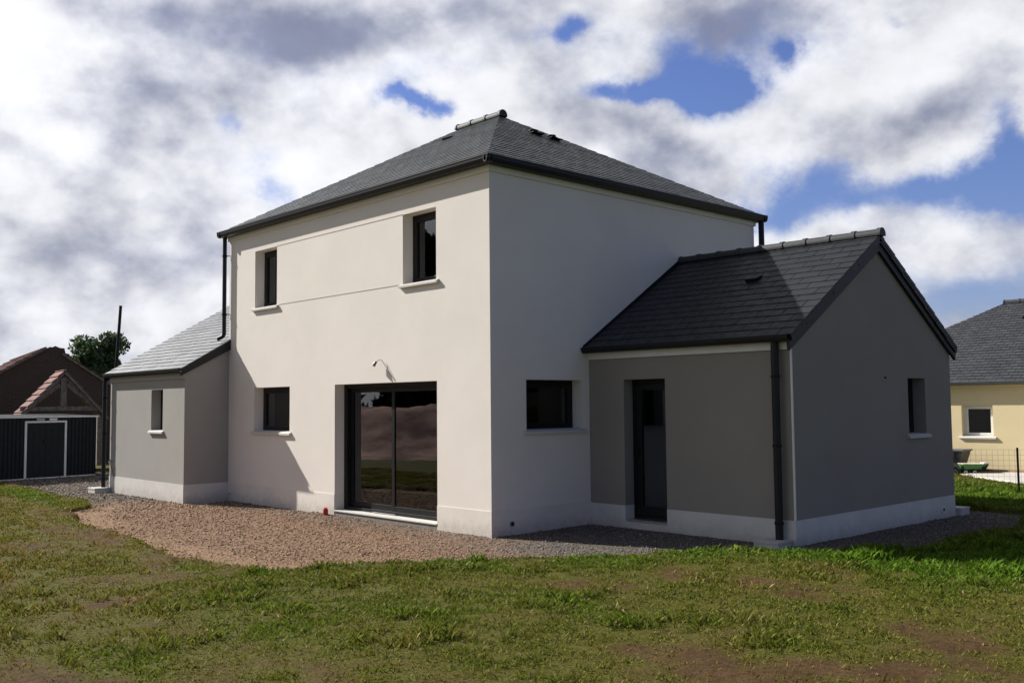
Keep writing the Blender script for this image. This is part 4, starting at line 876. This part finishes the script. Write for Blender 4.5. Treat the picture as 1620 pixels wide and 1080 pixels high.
# yellow house far left
yh = thing('far_house', (-42, 3.5, 0), 'yellow house with white roof edge seen at the far left behind the shed', 'house')
mb = MB(); mb.prism([(-42, -3, 0), (-42, 4.72, 0), (-42, 4.72, 2.15), (-42, -3, 2.15)], (-6, 0, 0)); mb.build('wall', mat('ochre_render', (.5, .34, .10), .9, var=.1), yh)
mb = MB(); mb.prism([(-41.8, -3.3, 2.35), (-41.8, 4.75, 2.62), (-41.8, 4.75, 2.78), (-41.8, -3.3, 2.45)], (-6.4, 0, 0)); mb.build('roof', 'trim', yh)

# terrace slab, toys, tub, fence
mb = MB(); mb.prism([(.42, 14.75, -.05), (2.35, 13.1, -.05), (6.5, 13.1, -.05), (6.5, 16.0, -.05), (1.1, 16.0, -.05)], (0, 0, .15)); ts = mb.build('terrace', 'slab', None, bevel=.01); ts['kind'] = 'structure'
def wheel(parent, p, r_w, wv, mt='black', mr='cream'):
    p = Vector(p); wv = Vector(wv); mb = MB(); mb.tube([p-wv, p+wv], r_w, 20); o = mb.build('wheel', mt, parent, smooth=True)
    mb = MB(); mb.tube([p+wv*1.02, p+wv*1.25], r_w*.62, 16); mb.tube([p-wv*1.02, p-wv*1.25], r_w*.62, 16); mb.build('rim', mr, o, smooth=True); mb = MB(); mb.tube([p+wv*1.26, p+wv*1.5], r_w*.2, 8); mb.build('hub', mt, o)
# local axes of the toys: D1 along them (left to right in view), S1 towards the camera
D1 = Vector((.75, .66, 0)).normalized(); S1 = Vector((.66, -.75, 0)).normalized()
def toy_pt(O_): return lambda a, b, z_: O_+D1*a+S1*b+Z*z_
TB = Vector((.30, 15.2, .03)); q = toy_pt(TB)
tr_ = thing('toy_trailer', tuple(TB), 'green toy tipping trailer with cream wheels standing on the neighbour lawn', 'toy trailer')
def box6(mb, q, a0, a1, b0, b1, z0, z1, ta0=None, ta1=None, tb=0.):
    ta0 = a0 if ta0 is None else ta0; ta1 = a1 if ta1 is None else ta1
    bot = [q(a0, b0, z0), q(a1, b0, z0), q(a1, b1, z0), q(a0, b1, z0)]; top = [q(ta0, b0-tb, z1), q(ta1, b0-tb, z1), q(ta1, b1+tb, z1), q(ta0, b1+tb, z1)]
    n0 = len(mb.v); mb.v += [tuple(p) for p in bot+top]
    for f in ((3, 2, 1, 0), (4, 5, 6, 7), (0, 1, 5, 4), (1, 2, 6, 5), (2, 3, 7, 6), (3, 0, 4, 7)): mb.f.append(tuple(n0+i for i in f)); mb.m.append(0); mb.tint.append((1, 1, 1))
mb = MB(); box6(mb, q, .0, .46, -.15, .15, .155, .27, -.03, .52, .03); mb.build('tub', 'green', tr_, bevel=.006)
mb = MB(); box6(mb, q, -.035, .43, -.185, .185, .272, .292, -.04, .46); box6(mb, q, .46, .58, -.17, .17, .285, .315); mb.build('rim_board', 'cream', tr_, bevel=.004)
mb = MB(); box6(mb, q, .0, .62, -.05, .05, .10, .15); box6(mb, q, .60, .70, -.02, .02, .12, .14); box6(mb, q, .38, .5, -.17, .17, .15, .28, .46, .58); mb.build('chassis', 'black', tr_)
for a in (.03, .24):
    for b in (-.14, .14): wheel(tr_, q(a, b, .085), .075, S1*.028)
TB2 = Vector((-.10, 14.86, .03)); q = toy_pt(TB2)
tt_ = thing('toy_tractor', tuple(TB2), 'grey pedal tractor toy parked beside the green toy trailer', 'toy tractor')
mb = MB(); box6(mb, q, -.25, .42, -.10, .10, .12, .20, -.25, .46); box6(mb, q, -.05, .38, -.09, .09, .20, .34, -.0, .28); box6(mb, q, .22, .5, -.1, .1, .20, .22, .20, .42); mb.build('body', 'toygrey', tt_, bevel=.012)
mb = MB(); box6(mb, q, .25, .55, -.13, .13, .16, .19, .20, .40); box6(mb, q, .22, .27, -.12, .12, .36, .42); mb.build('seat', 'toygrey', tt_, bevel=.01)
mb = MB(); mb.tube([q(.18, 0, .33), q(.27, 0, .44)], .012, 8); mb.tube([q(.22, -.1, .43), q(.26, -.05, .46), q(.42, 0, .45), q(.40, .1, .43), q(.24, .1, .42)], .014, 8); mb.build('steering_wheel', 'black', tt_, smooth=True)
for a, rr in ((-.15, .09), (.30, .10)):
    for b in (-.15, .15): wheel(tt_, q(a, b, rr), rr, S1*.035, 'black', 'toygrey')
TB3 = Vector((-.27, 15.75, .0)); q = lambda a, b, z_: TB3+X*a+Y*b+Z*z_
tu = thing('garden_tub', tuple(TB3), 'tall dark grey tapered garden tub against the yellow wall behind the toys', 'garden tub')
mb = MB(); box6(mb, q, -.22, .30, -.2, .2, 0, .60, -.32, .47, .08); mb.build('body', 'tub', tu, bevel=.01)
mb = MB(); box6(mb, q, -.34, .50, -.31, .31, .601, .64); mb.build('rim', 'toygrey', tu, bevel=.006)
mb = MB(); mb.obox(q(.02, -.275, .44), X*.28, Y*-.03, Z*.13); mb.build('handle_recess', 'black', tu)

fn = thing('wire_fence', (3.07, 11.1, 0), 'low square-mesh wire fence with a slim black post before the yellow bungalow', 'wire fence')
FD = Vector((.86, .51, 0)).normalized(); F0 = Vector((3.07, 11.1, 0))
mb = MB(); mb.tube([F0-Z*.1, F0+Z*.93], .022, 8); mb.build('post', 'black', fn, smooth=True)
for s_ in (-5.4, 4.5): mb = MB(); p = F0+FD*s_; mb.tube([p-Z*.1, p+Z*.93], .022, 8); mb.build('post', 'black', fn, smooth=True)
mb = MB()
for i in range(9): zz = .05+i*.105; mb.tube([F0+FD*-5.4+Z*zz, F0+FD*4.5+Z*zz], .0022, 4, cap=False)
for i in range(98): s_ = -5.35+i*.1; mb.tube([F0+FD*s_+Z*.05, F0+FD*s_+Z*.89], .002, 4, cap=False)
mb.build('wire_mesh', 'wire', fn, fixn=False)
print('objects', len(D.objects))
